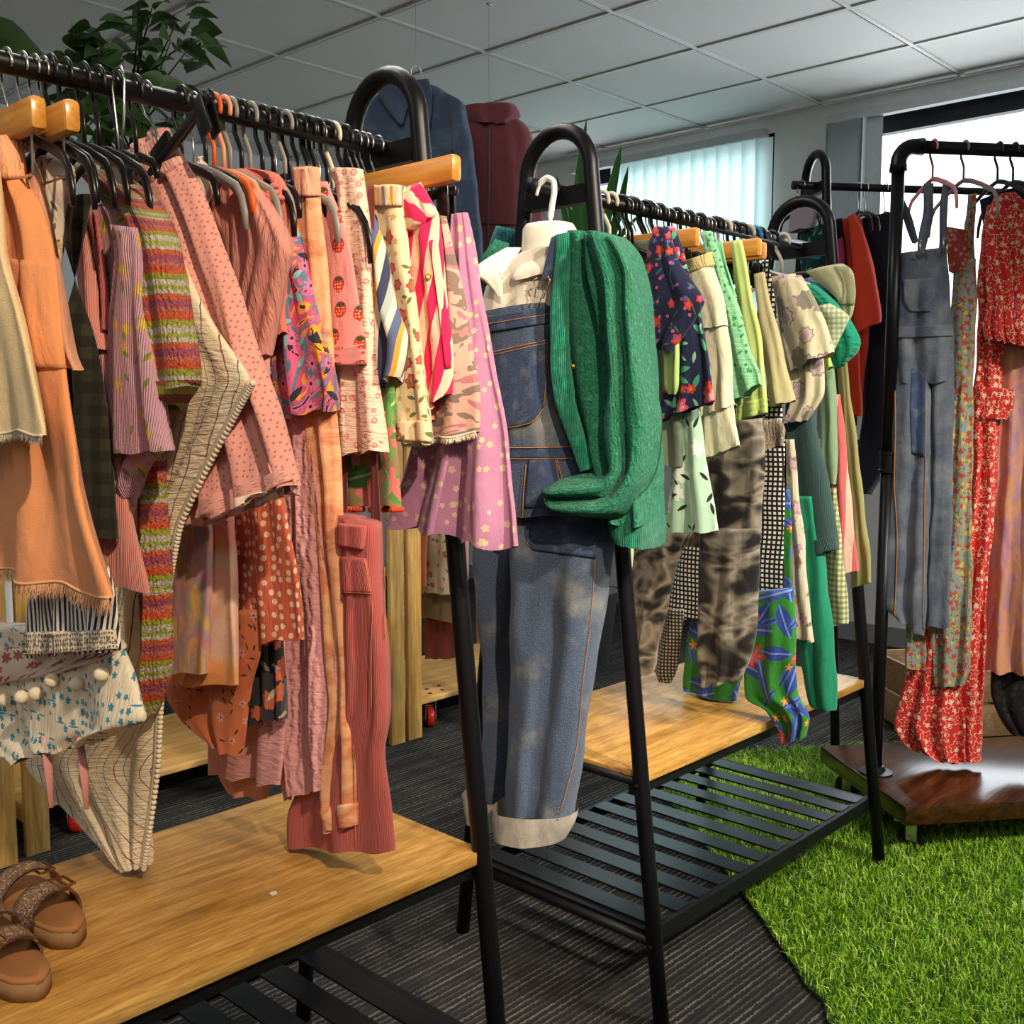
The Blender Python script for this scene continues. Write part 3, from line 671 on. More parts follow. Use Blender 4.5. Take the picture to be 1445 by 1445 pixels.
def hanger_proto(kind, mat, half, hmat):
    key = (kind, mat.name, round(half, 3), hmat.name)
    r = bpy.data.objects.new('clothes_hanger', None); COL.objects.link(r); r['_org'] = [0., 0., 0.]; r.empty_display_size = .03
    if key in PROTO:
        for ch in PROTO[key]:
            c = ch.copy(); COL.objects.link(c); c.parent = r
        return r
    ks = []
    rr = .0185 if kind == 'plastic' else .0165
    if kind == 'plastic': ks.append(MB().tube(hook_pts(rr, -.078), .0024, 8, .0046, up=(1, 0, 0)).build('hook', hmat, r, smooth=True))
    else: ks.append(MB().tube(hook_pts(rr, -.09), .0017, 8).build('hook', hmat, r, smooth=True))
    h = half
    if kind in ('plastic', 'wire'):
        mb = MB()
        arm = [(-1., -.205), (-.985, -.178), (-.93, -.150), (-.84, -.131), (-.5, -.106), (-.2, -.088), (0, -.081)]
        arm = [(y, -.081+(z+.081)*min(1, h/.15)**1.2) for y, z in arm]; pts = [np.array([0, y*h, z]) for y, z in arm]+[np.array([0, -y*h, z]) for y, z in arm[-2::-1]]
        mb.tube(pts, [.0028]+[.0034]*11+[.0028], 8, [.005]+[.0065]*11+[.005], up=(1, 0, 0)); ks.append(mb.build('shoulder_bar', mat, r, smooth=True))
    elif kind == 'clip':
        mb = MB().box((0, 0, -.095), (.009, 2*h, .014), None, .003); mb.box((0, 0, -.082), (.008, .05, .022), None, .003); ks.append(mb.build('bar', mat, r))
        for s in (-1, 1):
            mb = MB()
            for q in (-1, 1): mb.box((q*.0065, s*(h-.022), -.112), (.004, .022, .05), None, .0015)
            mb.tube([(q2, s*(h-.022), -.088+.004*math.cos(q2*300)) for q2 in np.linspace(-.008, .008, 7)], .0015, 6); ks.append(mb.build('clip', mat, r))
    elif kind == 'wood':
        mb = MB().box((0, 0, -.071), (.020, 2*h, .038), None, .007); ks.append(mb.build('bar', mat, r))
        mb = MB()
        for s in (-1, 1):
            mb.tube([(.0, s*(h*.72), -.088), (.0, s*(h*.72), -.135)], .0016, 6)
        mb.tube([(0, -h*.72, -.135), (0, h*.72, -.135)], .0016, 6); ks.append(mb.build('clamp_wire', MSV, r))
    PROTO[key] = ks; return r
def hanger(t, label, group, kind='plastic', mat=None, half=.085, hmat=None, yaw=0., tilt=0., at=None, base=0., sway=0.):
    mat = mat or MPB; hmat = hmat or (mat if kind == 'plastic' else MSV)
    r = hanger_proto(kind, mat, half, hmat)
    r.location = at if at is not None else (t, 1.31, 1.545)
    r.rotation_euler = (R_(tilt), R_(sway), base+R_(yaw)); tag(r, label, 'hanger', group); return r
HL = 'hangers on the left black rack'; HM = 'hangers on the middle black rack'; HR = 'hangers on the pipe rack'
def hl(t, holds, desc='black plastic hanger', **k): return hanger(t, desc+' holding the '+holds, HL, **k)
def hm(t, holds, desc='black plastic hanger', **k): return hanger(t, desc+' holding the '+holds, HM, at=(t, 1.331, 1.545), **k)
GL = 'clothes on the left black rack'; GM = 'clothes on the middle black rack'; GR = 'clothes on the pipe rack'

# ================================================================== clothes on the left rack
ZMIN[0] = .479
def L(name, t, rows, mat, lab, cat, yaw=0., **k):
    return cloth(name, rows, LP(t, yaw), mat, lab=lab, cat=cat, group=GL, **k)
THREAD = simple('cream_thread', 'e8dcc0', .8); THO = simple('orange_thread', 'b87a3c', .8)

# cream denim skirt, frayed
g = L('denim_skirt', .497, [(-8, 215), (-2, 300), (5, 360), (25, 425), (52, 520), (76, 612)], fabric('cream_denim', 'f3d7a6', bump='denim', bs=.5), 'cream denim skirt with a frayed hem at the far left edge', 'skirt', nf=2, fa=.008)
fringe(g, THREAD, .011, 700)
# peach skirt with gathered waist
MPE = fabric('peach_twill', 'ee9c66', bump='weave', bs=.5)
g = L('peach_skirt', .533, [(22, 192), (28, 225), (33, 258), (50, 290), (73, 365), (90, 480), (122, 680), (180, 846)], MPE, 'peach skirt with gathered elastic waist, side pocket and long frayed hem', 'skirt', nf=2.5, fa=.010, th=.028)
patch('waistband', g, [(-12, 190, 21, 190), (-12, 225, 27, 222), (-12, 255, 31, 252)], fabric('peach_elastic', 'f2ad82', bump='crinkle', bs=.8), .006)
patch('pocket', g, [(10, 364, 72, 372), (12, 450, 80, 455), (40, 520, 92, 520)], MPE, .004)
fringe(g, simple('peach_thread', 'f0b586', .8), .019, 1500)
L('frayed_peach_top', .560, [(38, 200), (52, 240), (62, 300), (85, 400), (104, 498), (114, 520)], fabric('peach_linen', 'e8a888', bump='weave', bs=.6), 'pink peach top with a frayed edge, just behind the peach skirt', 'top', nf=2)
g = L('stripe_shorts', .548, [(40, 800, 150, 800), (40, 840, 160, 845), (38, 870, 162, 868), (38, 905, 165, 898), (38, 926, 166, 916)], fabric('navy_pinstripe', stripes=dict(ax='x', s=[(.0042, 'efe6d8'), (.0038, '23243f')]), bump='weave'), 'navy and white pinstripe shorts with a lace hem below the peach skirt', 'shorts', nf=3, fa=.007)
MLACE = fabric('cream_lace', 'e6d6bd', layers=[dict(k='dot', s=180, r=.3, c='6b5a48', rnd=.4), dict(k='flower', s=60, r=.16, a=.5, n=6, c='7a6752', rnd=.3)], bump='crinkle', bs=.5)
patch('lace_hem', g, [(38, 892, 164, 888), (37, 908, 165, 902), (37, 924, 166, 915)], MLACE, .005)
patch('lace_hem', g, [(-30, 905, 40, 897), (-30, 918, 42, 912), (-30, 928, 42, 922)], MLACE, .005)
MSH = fabric('teal_block_print', 'e9dcc2', layers=[dict(k='flower', s=78, r=.30, n=5, a=.25, c='3f8fa8', rnd=.7, p=.5), dict(k='leaf', s=40, r=.42, w=.12, c='3f8fa8', dir=.02, rnd=.3, p=.5)], bump='crinkle', bs=.35)
g = L('frill_shorts', .578, [(-60, 880, 150, 886), (-60, 915, 172, 912), (-60, 950, 190, 950), (-60, 1000, 201, 992), (-50, 1040, 205, 1018), (30, 1075, 150, 1040)], MSH, 'cream baby shorts with teal block print and a row of cream pompoms', 'shorts', nf=3, fa=.011, th=.05)
patch('frill', g, [(-20, 915, 168, 905), (-20, 945, 172, 920), (-20, 968, 90, 950)], fabric('pink_block_print', 'e4d3b8', layers=[dict(k='flower', s=34, r=.33, n=6, a=.3, c='b0485e', rnd=.4, p=.6)], bump='crinkle'), .007, 'frill with pink flower print')
for px, py in ((15, 985), (40, 982), (60, 977), (82, 958), (118, 963), (152, 951)):
    p, n = surf(g, px, py); MB().ball(p+n*.009, .0088, 9).build('pompom', simple('pompom_wool', 'e2d2b6', .95, bump=.4), g, smooth=True)
for xs in ((62, 1052, 82, 1135), (112, 1050, 118, 1160)):
    a, b = surf(g, xs[0], 1040)[0], surf(g, xs[0], 1040)[0]+np.array([.0, -.012, -.09])
    MB().tube([a, a*.5+b*.5+np.array([.004, .006, 0]), b], [.004, .006, .003], 8, .0016).build('tie', fabric('pink_tie', 'cf8c86'), g, smooth=True)

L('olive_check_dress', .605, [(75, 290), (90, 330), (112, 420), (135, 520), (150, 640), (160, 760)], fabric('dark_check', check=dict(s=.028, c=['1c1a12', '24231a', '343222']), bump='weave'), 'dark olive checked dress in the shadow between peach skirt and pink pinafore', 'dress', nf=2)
g = L('floral_bodysuit', .588, [(66, 222, 82, 220), (60, 240, 96, 236), (62, 262, 97, 258), (64, 300, 88, 295), (66, 335, 84, 330), (66, 380, 80, 380)], fabric('cream_wildflower', 'e6d3bd', layers=[dict(k='leaf', s=55, r=.34, c='6d7350', p=.45), dict(k='flower', s=48, r=.18, c='d2b04a', p=.4, off=3.3)], bump='crinkle'), 'cream wildflower baby top draped on a black hanger at the left', 'top', nf=2, th=.035)
hl(.582, 'cream wildflower baby top', half=.11); hl(.600, 'dark olive checked dress', 'black plastic hanger, grey edged,', half=.115)

MPK = fabric('dusty_pink_cord', 'd98c80', bump='cord', bs=.4)
g = L('pink_pinafore', .628, [(150, 480), (156, 540), (165, 600), (178, 720), (204, 836)], MPK, 'dusty pink corduroy pinafore dress with wide straps and a low armhole', 'dress', nf=2, fa=.006)
cloth('strap', [(103, 300, 122, 300), (110, 370, 133, 370), (116, 450, 140, 450), (117, 492, 158, 492)], LP(.626), MPK, g, th=.01, nf=1)
cloth('strap', [(124, 300, 138, 298), (132, 370, 150, 370), (142, 450, 157, 470)], LP(.632), fabric('rose_strap', 'b9605c', bump='cord'), g, th=.008, nf=1)
hl(.622, 'dusty pink corduroy pinafore', half=.105)
MLI = fabric('lilac_flower_knit', 'c99aa8', layers=[dict(k='flower', s=30, r=.22, n=5, a=.5, c='d8a94a', mid='e2c04e', rnd=.8, p=.6), dict(k='leaf', s=36, r=.28, w=.4, c='7d8a3c', off=5.2, p=.45)], bump='rib', bs=.4)
g = L('lilac_cardigan', .648, [(150, 285), (178, 300), (200, 335), (196, 420), (188, 520), (176, 640)], MLI, 'lilac ribbed cardigan scattered with yellow flowers, wavy sleeve edge', 'cardigan', nf=2)
cloth('sleeve', [(168, 318, 200, 322), (176, 367, 206, 350), (163, 450, 212, 440), (160, 540, 225, 530), (158, 600, 236, 600), (158, 645, 244, 634)], LP(.640, -6), MLI, g, th=.035, nf=2, fa=.005)
cloth('cuff', [(160, 628, 236, 632), (164, 650, 214, 650), (170, 676, 199, 676), (178, 703, 190, 703)], LP(.643, -6), MLI, g, th=.022, nf=1.5, fa=.006)
hl(.641, 'lilac flowered cardigan', 'black plastic hanger with shiny curved end', half=.122)
MKN = fabric('rainbow_knit', stripes=dict(ax='y', s=[(.007, 'cfc4b4'), (.008, 'a9a82e'), (.009, 'e0561f'), (.006, 'cf6a5c'), (.009, 'b04a66'), (.007, 'd9602c'), (.005, 'cfc4b4'), (.006, 'a9b03a')], jag=.009), bump='knit', bs=.6)
g = L('rainbow_cardigan', .672, [(105, 232, 188, 268), (150, 290, 214, 320), (190, 400, 225, 400), (200, 560, 224, 560), (201, 650, 228, 650), (205, 850, 234, 850), (203, 950, 234, 950), (207, 1006, 218, 1009)], MKN, 'chunky knitted cardigan in orange, pink, green and cream stripes', 'cardigan', path=True, nf=1.5, th=.03)
cloth('sleeve', [(120, 226, 165, 248), (165, 262, 208, 282), (202, 330, 236, 328), (208, 390, 250, 385), (212, 455, 262, 448), (217, 515, 273, 512), (222, 552, 272, 546)], LP(.662, -8), MKN, g, path=True, th=.045, nf=1.5, fa=.004)
cloth('cuff', [(221, 540, 273, 536), (224, 560, 262, 552), (226, 585, 240, 572)], LP(.660, -8), fabric('lime_knit', stripes=dict(ax='y', s=[(.01, 'b0b23a'), (.01, '8c3f2a')], jag=.006), bump='knit'), g, th=.04, nf=1)
hl(.665, 'orange, pink and green striped knit', half=.05)
MRO = fabric('crinkle_stripe', stripes=dict(ax='x', s=[(.026, 'eedcbc'), (.0022, '9a5a56'), (.018, 'efe0c2'), (.0018, '6a6480'), (.020, 'eedcbc'), (.0016, 'c89a5c'), (.016, 'efe0c2'), (.002, '574f66')], wob=.010, ws=26), bump='smock', bs=.35)
g = L('striped_romper', .698, [(190, 330, 246, 345), (195, 400, 272, 400), (190, 470, 308, 466), (186, 530, 355, 534), (180, 575, 345, 562), (170, 660, 292, 660), (160, 735, 257, 735), (150, 850, 236, 850), (110, 1000, 229, 1000), (40, 1075, 222, 1090), (120, 1165, 213, 1165), (182, 1229, 204, 1222)], MRO, 'cream crinkled romper with wavy coloured stripes and a bobble trimmed edge', 'romper', path=True, nf=3, fa=.007, th=.03)
ed = [(357, 540), (330, 590), (292, 662), (257, 737), (244, 800), (236, 850), (232, 930), (228, 1000), (224, 1080), (213, 1165), (204, 1222)]
A = cr_interp(ed, [i*(len(ed)-1)/118 for i in range(119)]); mb = MB(); hem = MB()
Pp = [np.array(LP(.698).at(LP(.698).hit(*a), .004)) for a in A]
for p in Pp[::1]: mb.ball(p+np.array([0, -.0055, -.001]), .0042, 4)
hem.tube(Pp, .0045, 8)
mb.build('bobble_trim', simple('bobble_wool', 'e6dac2', .95), g, smooth=True); hem.build('gathered_edge', fabric('crinkle_edge', 'cbbca0', bump='crinkle'), g, smooth=True)
hl(.690, 'cream romper with wavy stripes', half=.05)

MDO = fabric('pink_dobby', 'e8a296', layers=[dict(k='dot', s=118, r=.19, c='b8766c', rnd=.45)], bump='dots', bs=.5, alpha=.93)
g = L('dotted_skirt', .722, [(160, 238, 236, 180), (180, 290, 276, 258), (205, 350, 304, 330), (228, 420, 332, 405), (244, 490, 356, 478), (248, 560, 382, 556), (246, 660, 414, 640), (247, 752, 431, 686)], MDO, 'sheer pale pink skirt with raised dots and gathered waist, clipped at one corner', 'skirt', nf=3.5, fa=.012, th=.03, sharp=True)
patch('waistband', g, [(164, 236, 237, 182), (170, 258, 250, 208), (180, 276, 262, 230)], fabric('pink_elastic', 'e8a79b', bump='crinkle', bs=.9), .005)
patch('hem_band', g, [(252, 716, 420, 655), (250, 735, 427, 672), (250, 752, 430, 686)], fabric('pink_dobby_hem', 'e0a094', layers=[dict(k='dot', s=118, r=.2, c='b8766c', rnd=.45)], bump='dots'), .004)
patch('side_seam', g, [(330, 520, 338, 517), (352, 600, 360, 596), (384, 700, 394, 695)], fabric('pink_seam', 'e39d8e'), .003)
patch('care_tag', g, [(330, 704, 396, 690), (331, 716, 396, 702), (332, 726, 396, 708)], fabric('tag_satin', 'f3dcc8', bump=None), .006, 'white care tag')
hl(.705, 'pale pink dotted skirt', 'black clip hanger, steeply tilted,', kind='clip', half=.13, tilt=-26)
g_tag = empty('security_tag', (.655, 1.29, 1.44), 'square black security tag with white sticker hooked beside the dotted skirt', 'tag', None)
X_ = np.array([0.25, -.97, 0]); Y_ = np.array([.97, .25, 0])
MB().box((.655, 1.285, 1.425), (.030, .016, .052), (X_, Y_, ZZ), .005).build('tag_shell', MPB, g_tag); MB().box(np.array([.655, 1.285, 1.427])-Y_*.0085, (.021, .0012, .030), (X_, Y_, ZZ)).build('sticker', simple('white_sticker', 'c9c2b8', .6), g_tag)
MB().tube([np.array([.655, 1.285, 1.445])+np.array([0, y, z]) for y, z in [(0, 0), (.006, .05), (.014, .095), (.008, .116), (-.010, .116), (-.018, .10), (-.012, .05), (-.001, 0)]], .0016, 8).build('wire_loop', MSV, g_tag, smooth=True)

MTD = fabric('pastel_tie_dye', blotch=dict(s=13, c=['c98a52', 'd8a04e', '9c8f86', 'b9788a', 'd09a5a', '9a8a90', 'd7a23e'], r=(.25, .75), w=1.2, st=(1.6, .8, 1)), bump='weave')
L('tie_dye_tee', .752, [(205, 700, 290, 700), (238, 755, 297, 752), (236, 850, 297, 850), (233, 945, 294, 951)], MTD, 'pastel tie dye T-shirt in pink, yellow and grey under the dotted skirt', 't-shirt', nf=1.5, fa=.004)
L('dip_dye_leggings', .775, [(250, 640, 320, 640), (285, 740, 327, 735), (290, 850, 332, 850), (236, 966, 335, 966)], fabric('dip_dye', blotch=dict(s=7, c=['d8884a', 'e39a56', 'd8b49a', 'd48a78', 'd07f6a'], r=(.3, .7), st=(.3, 1.1, 1), w=.4), bump='weave'), 'pink and orange dip dyed leggings beside the pastel tie dye T-shirt', 'leggings', nf=1.5, fa=.005)
L('cream_blouse', .785, [(280, 222), (292, 232), (300, 262), (290, 300), (286, 400)], fabric('ivory_cotton', 'e8d2bf'), 'ivory blouse shoulder on a grey hanger behind the dotted skirt', 'blouse', nf=1)
hl(.772, 'ivory blouse', 'thin wire hooked hanger', kind='wire', mat=MPG, half=.12); hl(.754, 'pastel tie dye T-shirt'); hl(.790, 'pink and orange dip dyed leggings', 'black plastic hanger beside an orange one')
MFL = fabric('rust_sprig', 'b8643e', layers=[dict(k='leaf', s=70, r=.4, w=.28, c='3c2424', p=.35), dict(k='flower', s=38, r=.2, n=6, a=.4, c='c08484', c2='3c2424', off=2, p=.3)], bump='weave')
g = L('rust_sprig_dress', .800, [(225, 860, 368, 860), (228, 940, 366, 920), (232, 985, 356, 960), (250, 1015, 347, 1010), (300, 1045, 336, 1066)], MFL, 'rust coloured dress with small dark flower sprigs, corner hanging low', 'dress', nf=2, fa=.006)
MPD = fabric('rust_polka', 'c05a42', layers=[dict(k='dot', s=66, r=.27, c='e8c0a0', rnd=.55)], bump='crinkle', bs=.3)
L('polka_dress', .812, [(300, 600, 372, 600), (336, 720, 400, 705), (337, 800, 417, 800), (334, 906, 425, 903)], MPD, 'rust dress with cream polka dots', 'dress', nf=2, fa=.007)
hl(.803, 'rust sprigged dress', 'orange plastic hanger', mat=MPO, half=.09); hl(.818, 'rust polka dot dress', 'salmon plastic hanger', mat=MPS)
MCK = fabric('rose_crinkle', 'd98f82', bump='crinkle', bs=.75)
g = L('crinkle_blouse', .835, [(322, 243), (345, 258), (372, 290), (392, 322), (392, 400), (386, 480), (380, 560), (378, 620)], MCK, 'dusty rose crinkle blouse with rounded shoulder', 'blouse', nf=3, fa=.006)
cloth('sleeve', [(340, 258, 366, 268), (352, 300, 392, 310), (358, 345, 411, 352), (350, 400, 401, 392), (345, 450, 388, 445), (340, 500, 376, 500)], LP(.826, -4), MCK, g, th=.03, nf=2)
hl(.828, 'dusty rose crinkle blouse', 'grey plastic hanger with a long curved end', mat=MPG, half=.115)
L('black_floral_frill', .842, [(340, 860, 396, 870), (352, 925, 397, 930), (349, 980, 400, 985), (343, 1022, 402, 1014)], fabric('black_poppy', '2a2a30', layers=[dict(k='flower', s=26, r=.34, n=7, a=.15, c='b85a34', c2='b05a78', r2=.2, p=.6), dict(k='leaf', s=30, r=.36, c='b9a99a', off=4, p=.4)], bump='crinkle'), 'black frilled baby top with orange flowers peeping under the polka dots', 'top', nf=3, fa=.008)
MCO = fabric('coral_gauze', 'd9776a', bump='crinkle', bs=.7)
g = L('coral_ruffle_top', .852, [(362, 238), (395, 246), (411, 275), (412, 312), (404, 360), (398, 470)], MCO, 'coral gauze top with a ruffled neckline and rosette', 'top', nf=3, fa=.012, th=.035)
p, n = surf(g, 390, 278); mb = MB()
for k in range(14):
    a = k*2.4; rr_ = .002+.0011*k; mb.ball(p+n*(.012-.0006*k)+np.array([0, -math.cos(a)*rr_, math.sin(a)*rr_]), .006, 6, .7)
mb.build('rosette', MCO, g, smooth=True)
hl(.846, 'coral ruffled top', half=.12); hl(.86, 'black frilled baby top', 'grey plastic hanger', mat=MPG, half=.10)
MMU = fabric('pink_muslin', 'cf9496', bump='muslin', bs=.4)
g = L('muslin_dress', .900, [(398, 540, 436, 540), (402, 590, 441, 586), (402, 700, 453, 700), (394, 820, 465, 820), (386, 930, 477, 935), (384, 1030, 483, 1010), (396, 1085, 482, 1060), (405, 1130, 479, 1102)], MMU, 'long pale pink crinkled muslin dress', 'dress', nf=2.5, fa=.009, th=.03)
L('mauve_skirt', .862, [(330, 880, 400, 880), (310, 960, 402, 960), (297, 1030, 402, 1030), (296, 1062, 402, 1070), (296, 1090, 400, 1108)], fabric('mauve_crinkle', 'bd8688', bump='smock', bs=.3), 'mauve pink skirt with a wavy hem in shade behind the rust dress', 'skirt', nf=2, fa=.009)
L('peach_undershirt', .885, [(305, 1020, 380, 1020), (303, 1080, 380, 1080), (318, 1118, 376, 1128)], fabric('dull_peach', 'bb7c60'), 'dull peach undershirt hem showing below the mauve skirt', 'shirt', nf=1.5)
hl(.898, 'pale pink muslin dress')
MJU = fabric('jungle_print', blotch=dict(s=17, c=['e08a24', '2b2430', 'd8608c', '55778a', 'c34d78', 'e59a30', '2a2733', 'd05a86'], r=(.24, .78), const=True, w=1.5), layers=[dict(k='leaf', s=26, r=.42, w=.3, c='2c2a38', p=.35), dict(k='leaf', s=34, r=.34, w=.4, c='7fb0b8', off=3, p=.3), dict(k='flower', s=30, r=.25, n=9, a=.4, c='e06f98', c2='2c2a38', off=7, p=.35)], bump='weave')
g = L('jungle_top', .888, [(390, 285, 414, 300), (388, 345, 424, 345), (388, 420, 442, 415), (390, 500, 462, 495), (396, 560, 471, 550), (405, 592, 468, 578)], MJU, 'bright jungle print baby top in orange, pink and black', 'top', nf=2, fa=.008, th=.04)
hl(.880, 'bright jungle print baby top')
MPP_ = fabric('peach_marble', blotch=dict(s=16, c=['dd9a6c', 'e6ad82', 'd07f58', 'e8b890'], r=(.3, .7), st=(.7, 1.5, 1), w=.5), bump='weave', bs=.5)
g = L('peach_trousers', .905, [(415, 238, 448, 236), (418, 300, 452, 300), (426, 420, 462, 420), (432, 560, 470, 560), (443, 700, 481, 700), (456, 850, 488, 850), (464, 980, 497, 985), (456, 1050, 505, 1040), (449, 1110, 506, 1100), (460, 1173, 506, 1165)], MPP_, 'long peach marbled trousers with gathered waist and cuffs', 'trousers', nf=2, fa=.007)
patch('waistband', g, [(416, 238, 447, 236), (417, 258, 449, 257), (418, 278, 450, 277)], fabric('peach_gather', 'e8a98c', bump='crinkle', bs=.9), .005)
patch('cuff', g, [(452, 1140, 505, 1132), (456, 1158, 505, 1150), (461, 1172, 505, 1164)], MPP_, .005)
hl(.903, 'long peach marbled trousers', half=.06, kind='clip')
g = L('orange_scarf', .915, [(430, 285, 446, 282), (434, 340, 452, 340), (438, 400, 458, 400), (442, 470, 468, 462)], fabric('orange_knit', 'd97a34', bump='knit', bs=.4), 'narrow orange knitted scarf hanging beside the strawberry shirt', 'scarf', nf=1)
L('terracotta_strap_dress', .915, [(420, 560, 447, 560), (430, 680, 450, 680), (434, 760, 452, 760), (436, 840, 458, 840), (440, 900, 470, 905), (448, 960, 472, 960)], fabric('terracotta', 'c9703e', bump='weave'), 'narrow terracotta strap dress between muslin dress and peach trousers', 'dress', nf=1.5)
hl(.918, 'narrow orange scarf', 'grey plastic hanger, short,', mat=MPG, half=.12)
MST = fabric('strawberry', 'e08f8c', layers=[dict(k='straw', s=24, r=.28, c='c22f24', rnd=.35, off=.35)], bump='weave', bs=.5)
g = L('strawberry_shirt', .932, [(463, 256), (478, 295), (490, 345), (502, 410), (514, 484), (516, 514)], MST, 'pink baby shirt printed with big red strawberries', 'shirt', nf=1.5, fa=.006)
patch('cuff', g, [(470, 492, 514, 486), (470, 505, 515, 500), (469, 519, 515, 514)], MST, .005)
hl(.925, 'pink strawberry shirt')
MSM = fabric('smocked_floral', 'f0cbb4', layers=[dict(k='flower', s=58, r=.24, n=6, a=.15, c='d4737a', mid='e8b0a4', rnd=.7, p=.55), dict(k='leaf', s=50, r=.24, c='d98a6c', off=5, p=.5)], bump='smock', bs=.5)
g = L('smocked_blouse', .952, [(466, 240, 512, 238), (476, 262, 514, 262), (478, 320, 520, 320), (476, 420, 528, 420), (474, 520, 534, 520), (476, 600, 540, 598), (478, 643, 544, 636)], MSM, 'cream smocked blouse with small pink flowers', 'blouse', nf=2, fa=.008, th=.03)
hl(.942, 'cream smocked blouse', 'black plastic hanger with its arm sticking out', half=.16)
MSS = fabric('nautical_stripe', stripes=dict(ax='x', s=[(.012, 'ead8be'), (.014, '3a3f5c'), (.012, 'a9b2a8'), (.010, 'e6d6c0'), (.014, '59648a'), (.008, 'd8a040')], slant=-.12), bump='weave', bs=.5)
g = L('striped_shirt', .968, [(514, 285, 520, 283), (518, 350, 540, 350), (524, 430, 556, 430), (532, 490, 572, 475), (532, 530, 572, 512), (534, 548, 566, 530)], MSS, 'shirt with broad navy, sage, cream and yellow stripes', 'shirt', nf=1.5, fa=.008, th=.028)
hl(.962, 'broad striped shirt')
MCD = fabric('rose_cord', 'b85c58', bump='cord', bs=.4)
g = L('corduroy_trousers', .918, [(481, 722, 533, 742), (481, 790, 537, 795), (484, 850, 541, 850), (484, 920, 547, 935), (480, 1010, 548, 1000), (440, 1080, 546, 1060), (412, 1140, 550, 1130), (412, 1188, 555, 1203)], MCD, 'rose pink corduroy dungaree trousers with brass buttons, low on the rack', 'trousers', nf=2, fa=.006, th=.04)
patch('waist_tab', g, [(481, 738, 517, 742), (481, 755, 516, 760), (482, 770, 514, 775)], MCD, .008)
patch('fly_flap', g, [(483, 785, 517, 788), (484, 810, 522, 815), (485, 835, 525, 836)], MCD, .005)
for x_, y_, c_ in ((493, 757, 'd8b878'), (502, 814, '7a5a34')): button('button', g, x_, y_, .0066, simple('brass_'+c_, c_, .3, .8), None)
seam('stitching', g, None, THO, .0007, .0045, 16, 'pale stitch lines', [[(518, 795), (523, 835)], [(486, 835), (525, 837)], [(526, 850), (528, 1000)], [(500, 1050), (504, 1190)], [(538, 800), (541, 900)]])
for a_ in (478, 522): cloth('strap', [(a_-4, 260, a_+5, 260), (a_-2, 500, a_+8, 500), (a_+3, 735, a_+14, 735)], LP(.962), fabric('rose_strap_dark', '7a3a3c', bump='cord'), g, th=.006, nf=1, fa=.002)
hl(.958, 'rose pink corduroy trousers', 'black plastic hanger, fifth of the bunched flat hooks,', half=.12)
MTR = fabric('tropical_coral', '8f7a54', layers=[dict(k='leaf', s=15, r=.47, w=.5, c='4f8a42', c2='a8c487', rnd=.7), dict(k='flower', s=16, r=.30, n=5, a=.45, c='d9706a', off=4, p=.6), dict(k='leaf', s=20, r=.42, w=.3, c='6f9e52', off=8, p=.6)], bump='weave')
g = L('tropical_blouse', .985, [(500, 420, 540, 420), (505, 520, 556, 525), (487, 600, 562, 600), (478, 660, 566, 660), (488, 716, 570, 714)], MTR, 'green and coral tropical leaf blouse trimmed with little orange pompoms', 'blouse', nf=1.5, fa=.006)
for k in range(22):
    f_ = k/21; p, n = surf(g, 490+80*f_, 713+1.5*math.sin(f_*3)); MB().ball(p+n*.002+np.array([0, 0, -.005]), .0042, 5).build('pompom', simple('orange_pompom', 'd94a26', .9), g, smooth=True)
hl(.98, 'green and coral tropical top', kind='clip', half=.1)
MRS = fabric('rose_print', 'ecd2a8', layers=[dict(k='flower', s=30, r=.26, n=6, a=.14, c='c8463c', mid='dc7060', c2='a83430', r2=.1, rnd=.85, p=.6), dict(k='leaf', s=44, r=.3, w=.4, c='6f7444', off=6, p=.45), dict(k='flower', s=60, r=.2, c='c9a45c', off=11, p=.4)], bump='weave', bs=.5)
g = L('rose_trousers', 1.005, [(524, 263, 569, 262), (528, 292, 568, 291), (530, 330, 574, 330), (545, 430, 588, 430), (556, 520, 600, 515), (562, 590, 604, 586), (562, 622, 608, 626)], MRS, 'cream rose print trousers with turned up cuff', 'trousers', nf=1.5, fa=.006, th=.028)
patch('cuff', g, [(563, 595, 604, 592), (563, 608, 606, 606), (563, 621, 607, 624)], MRS, .006)
patch('waistband', g, [(525, 263, 568, 262), (526, 277, 568, 276), (528, 292, 568, 291)], fabric('striped_waist', stripes=dict(ax='x', s=[(.008, 'ecd2b4'), (.005, 'd8a040'), (.010, 'e8bfa8'), (.004, '9a8a80')]), bump='crinkle', bs=.6), .006, 'striped elastic waistband')
hl(1.003, 'cream rose print trousers', 'cream plastic hanger', mat=MPW, half=.12)
MHS = fabric('hot_pink_stripe', stripes=dict(ax='x', s=[(.017, 'e2245a'), (.016, 'f0c4ac')], slant=-.18), bump='weave', bs=.5)
g = L('hot_pink_shorts', 1.032, [(566, 286, 592, 258), (570, 320, 614, 298), (578, 335, 617, 330), (586, 400, 626, 400), (594, 470, 634, 470), (600, 530, 638, 530), (604, 592, 636, 556)], MHS, 'hot pink and white striped ruffled shorts', 'shorts', nf=2, fa=.007, th=.03)
patch('placket', g, [(606, 340, 616, 338), (618, 430, 628, 428), (628, 520, 637, 518)], MHS, .005)
button('button', g, 604, 391, .004, simple('gold_button', 'c9963c', .3, .8))
patch('frill', g, [(566, 286, 592, 262), (572, 310, 606, 285), (575, 330, 615, 305)], fabric('hot_pink_frill', stripes=dict(ax='x', s=[(.014, 'e2245a'), (.013, 'f0c4ac')], slant=.5), bump='weave'), .010)
hl(1.025, 'hot pink striped shorts', 'dark brown plastic hanger')
hl(1.045, 'camouflage denim skirt', 'broad wooden clamp hanger', kind='wood', mat=MWH, half=.225)
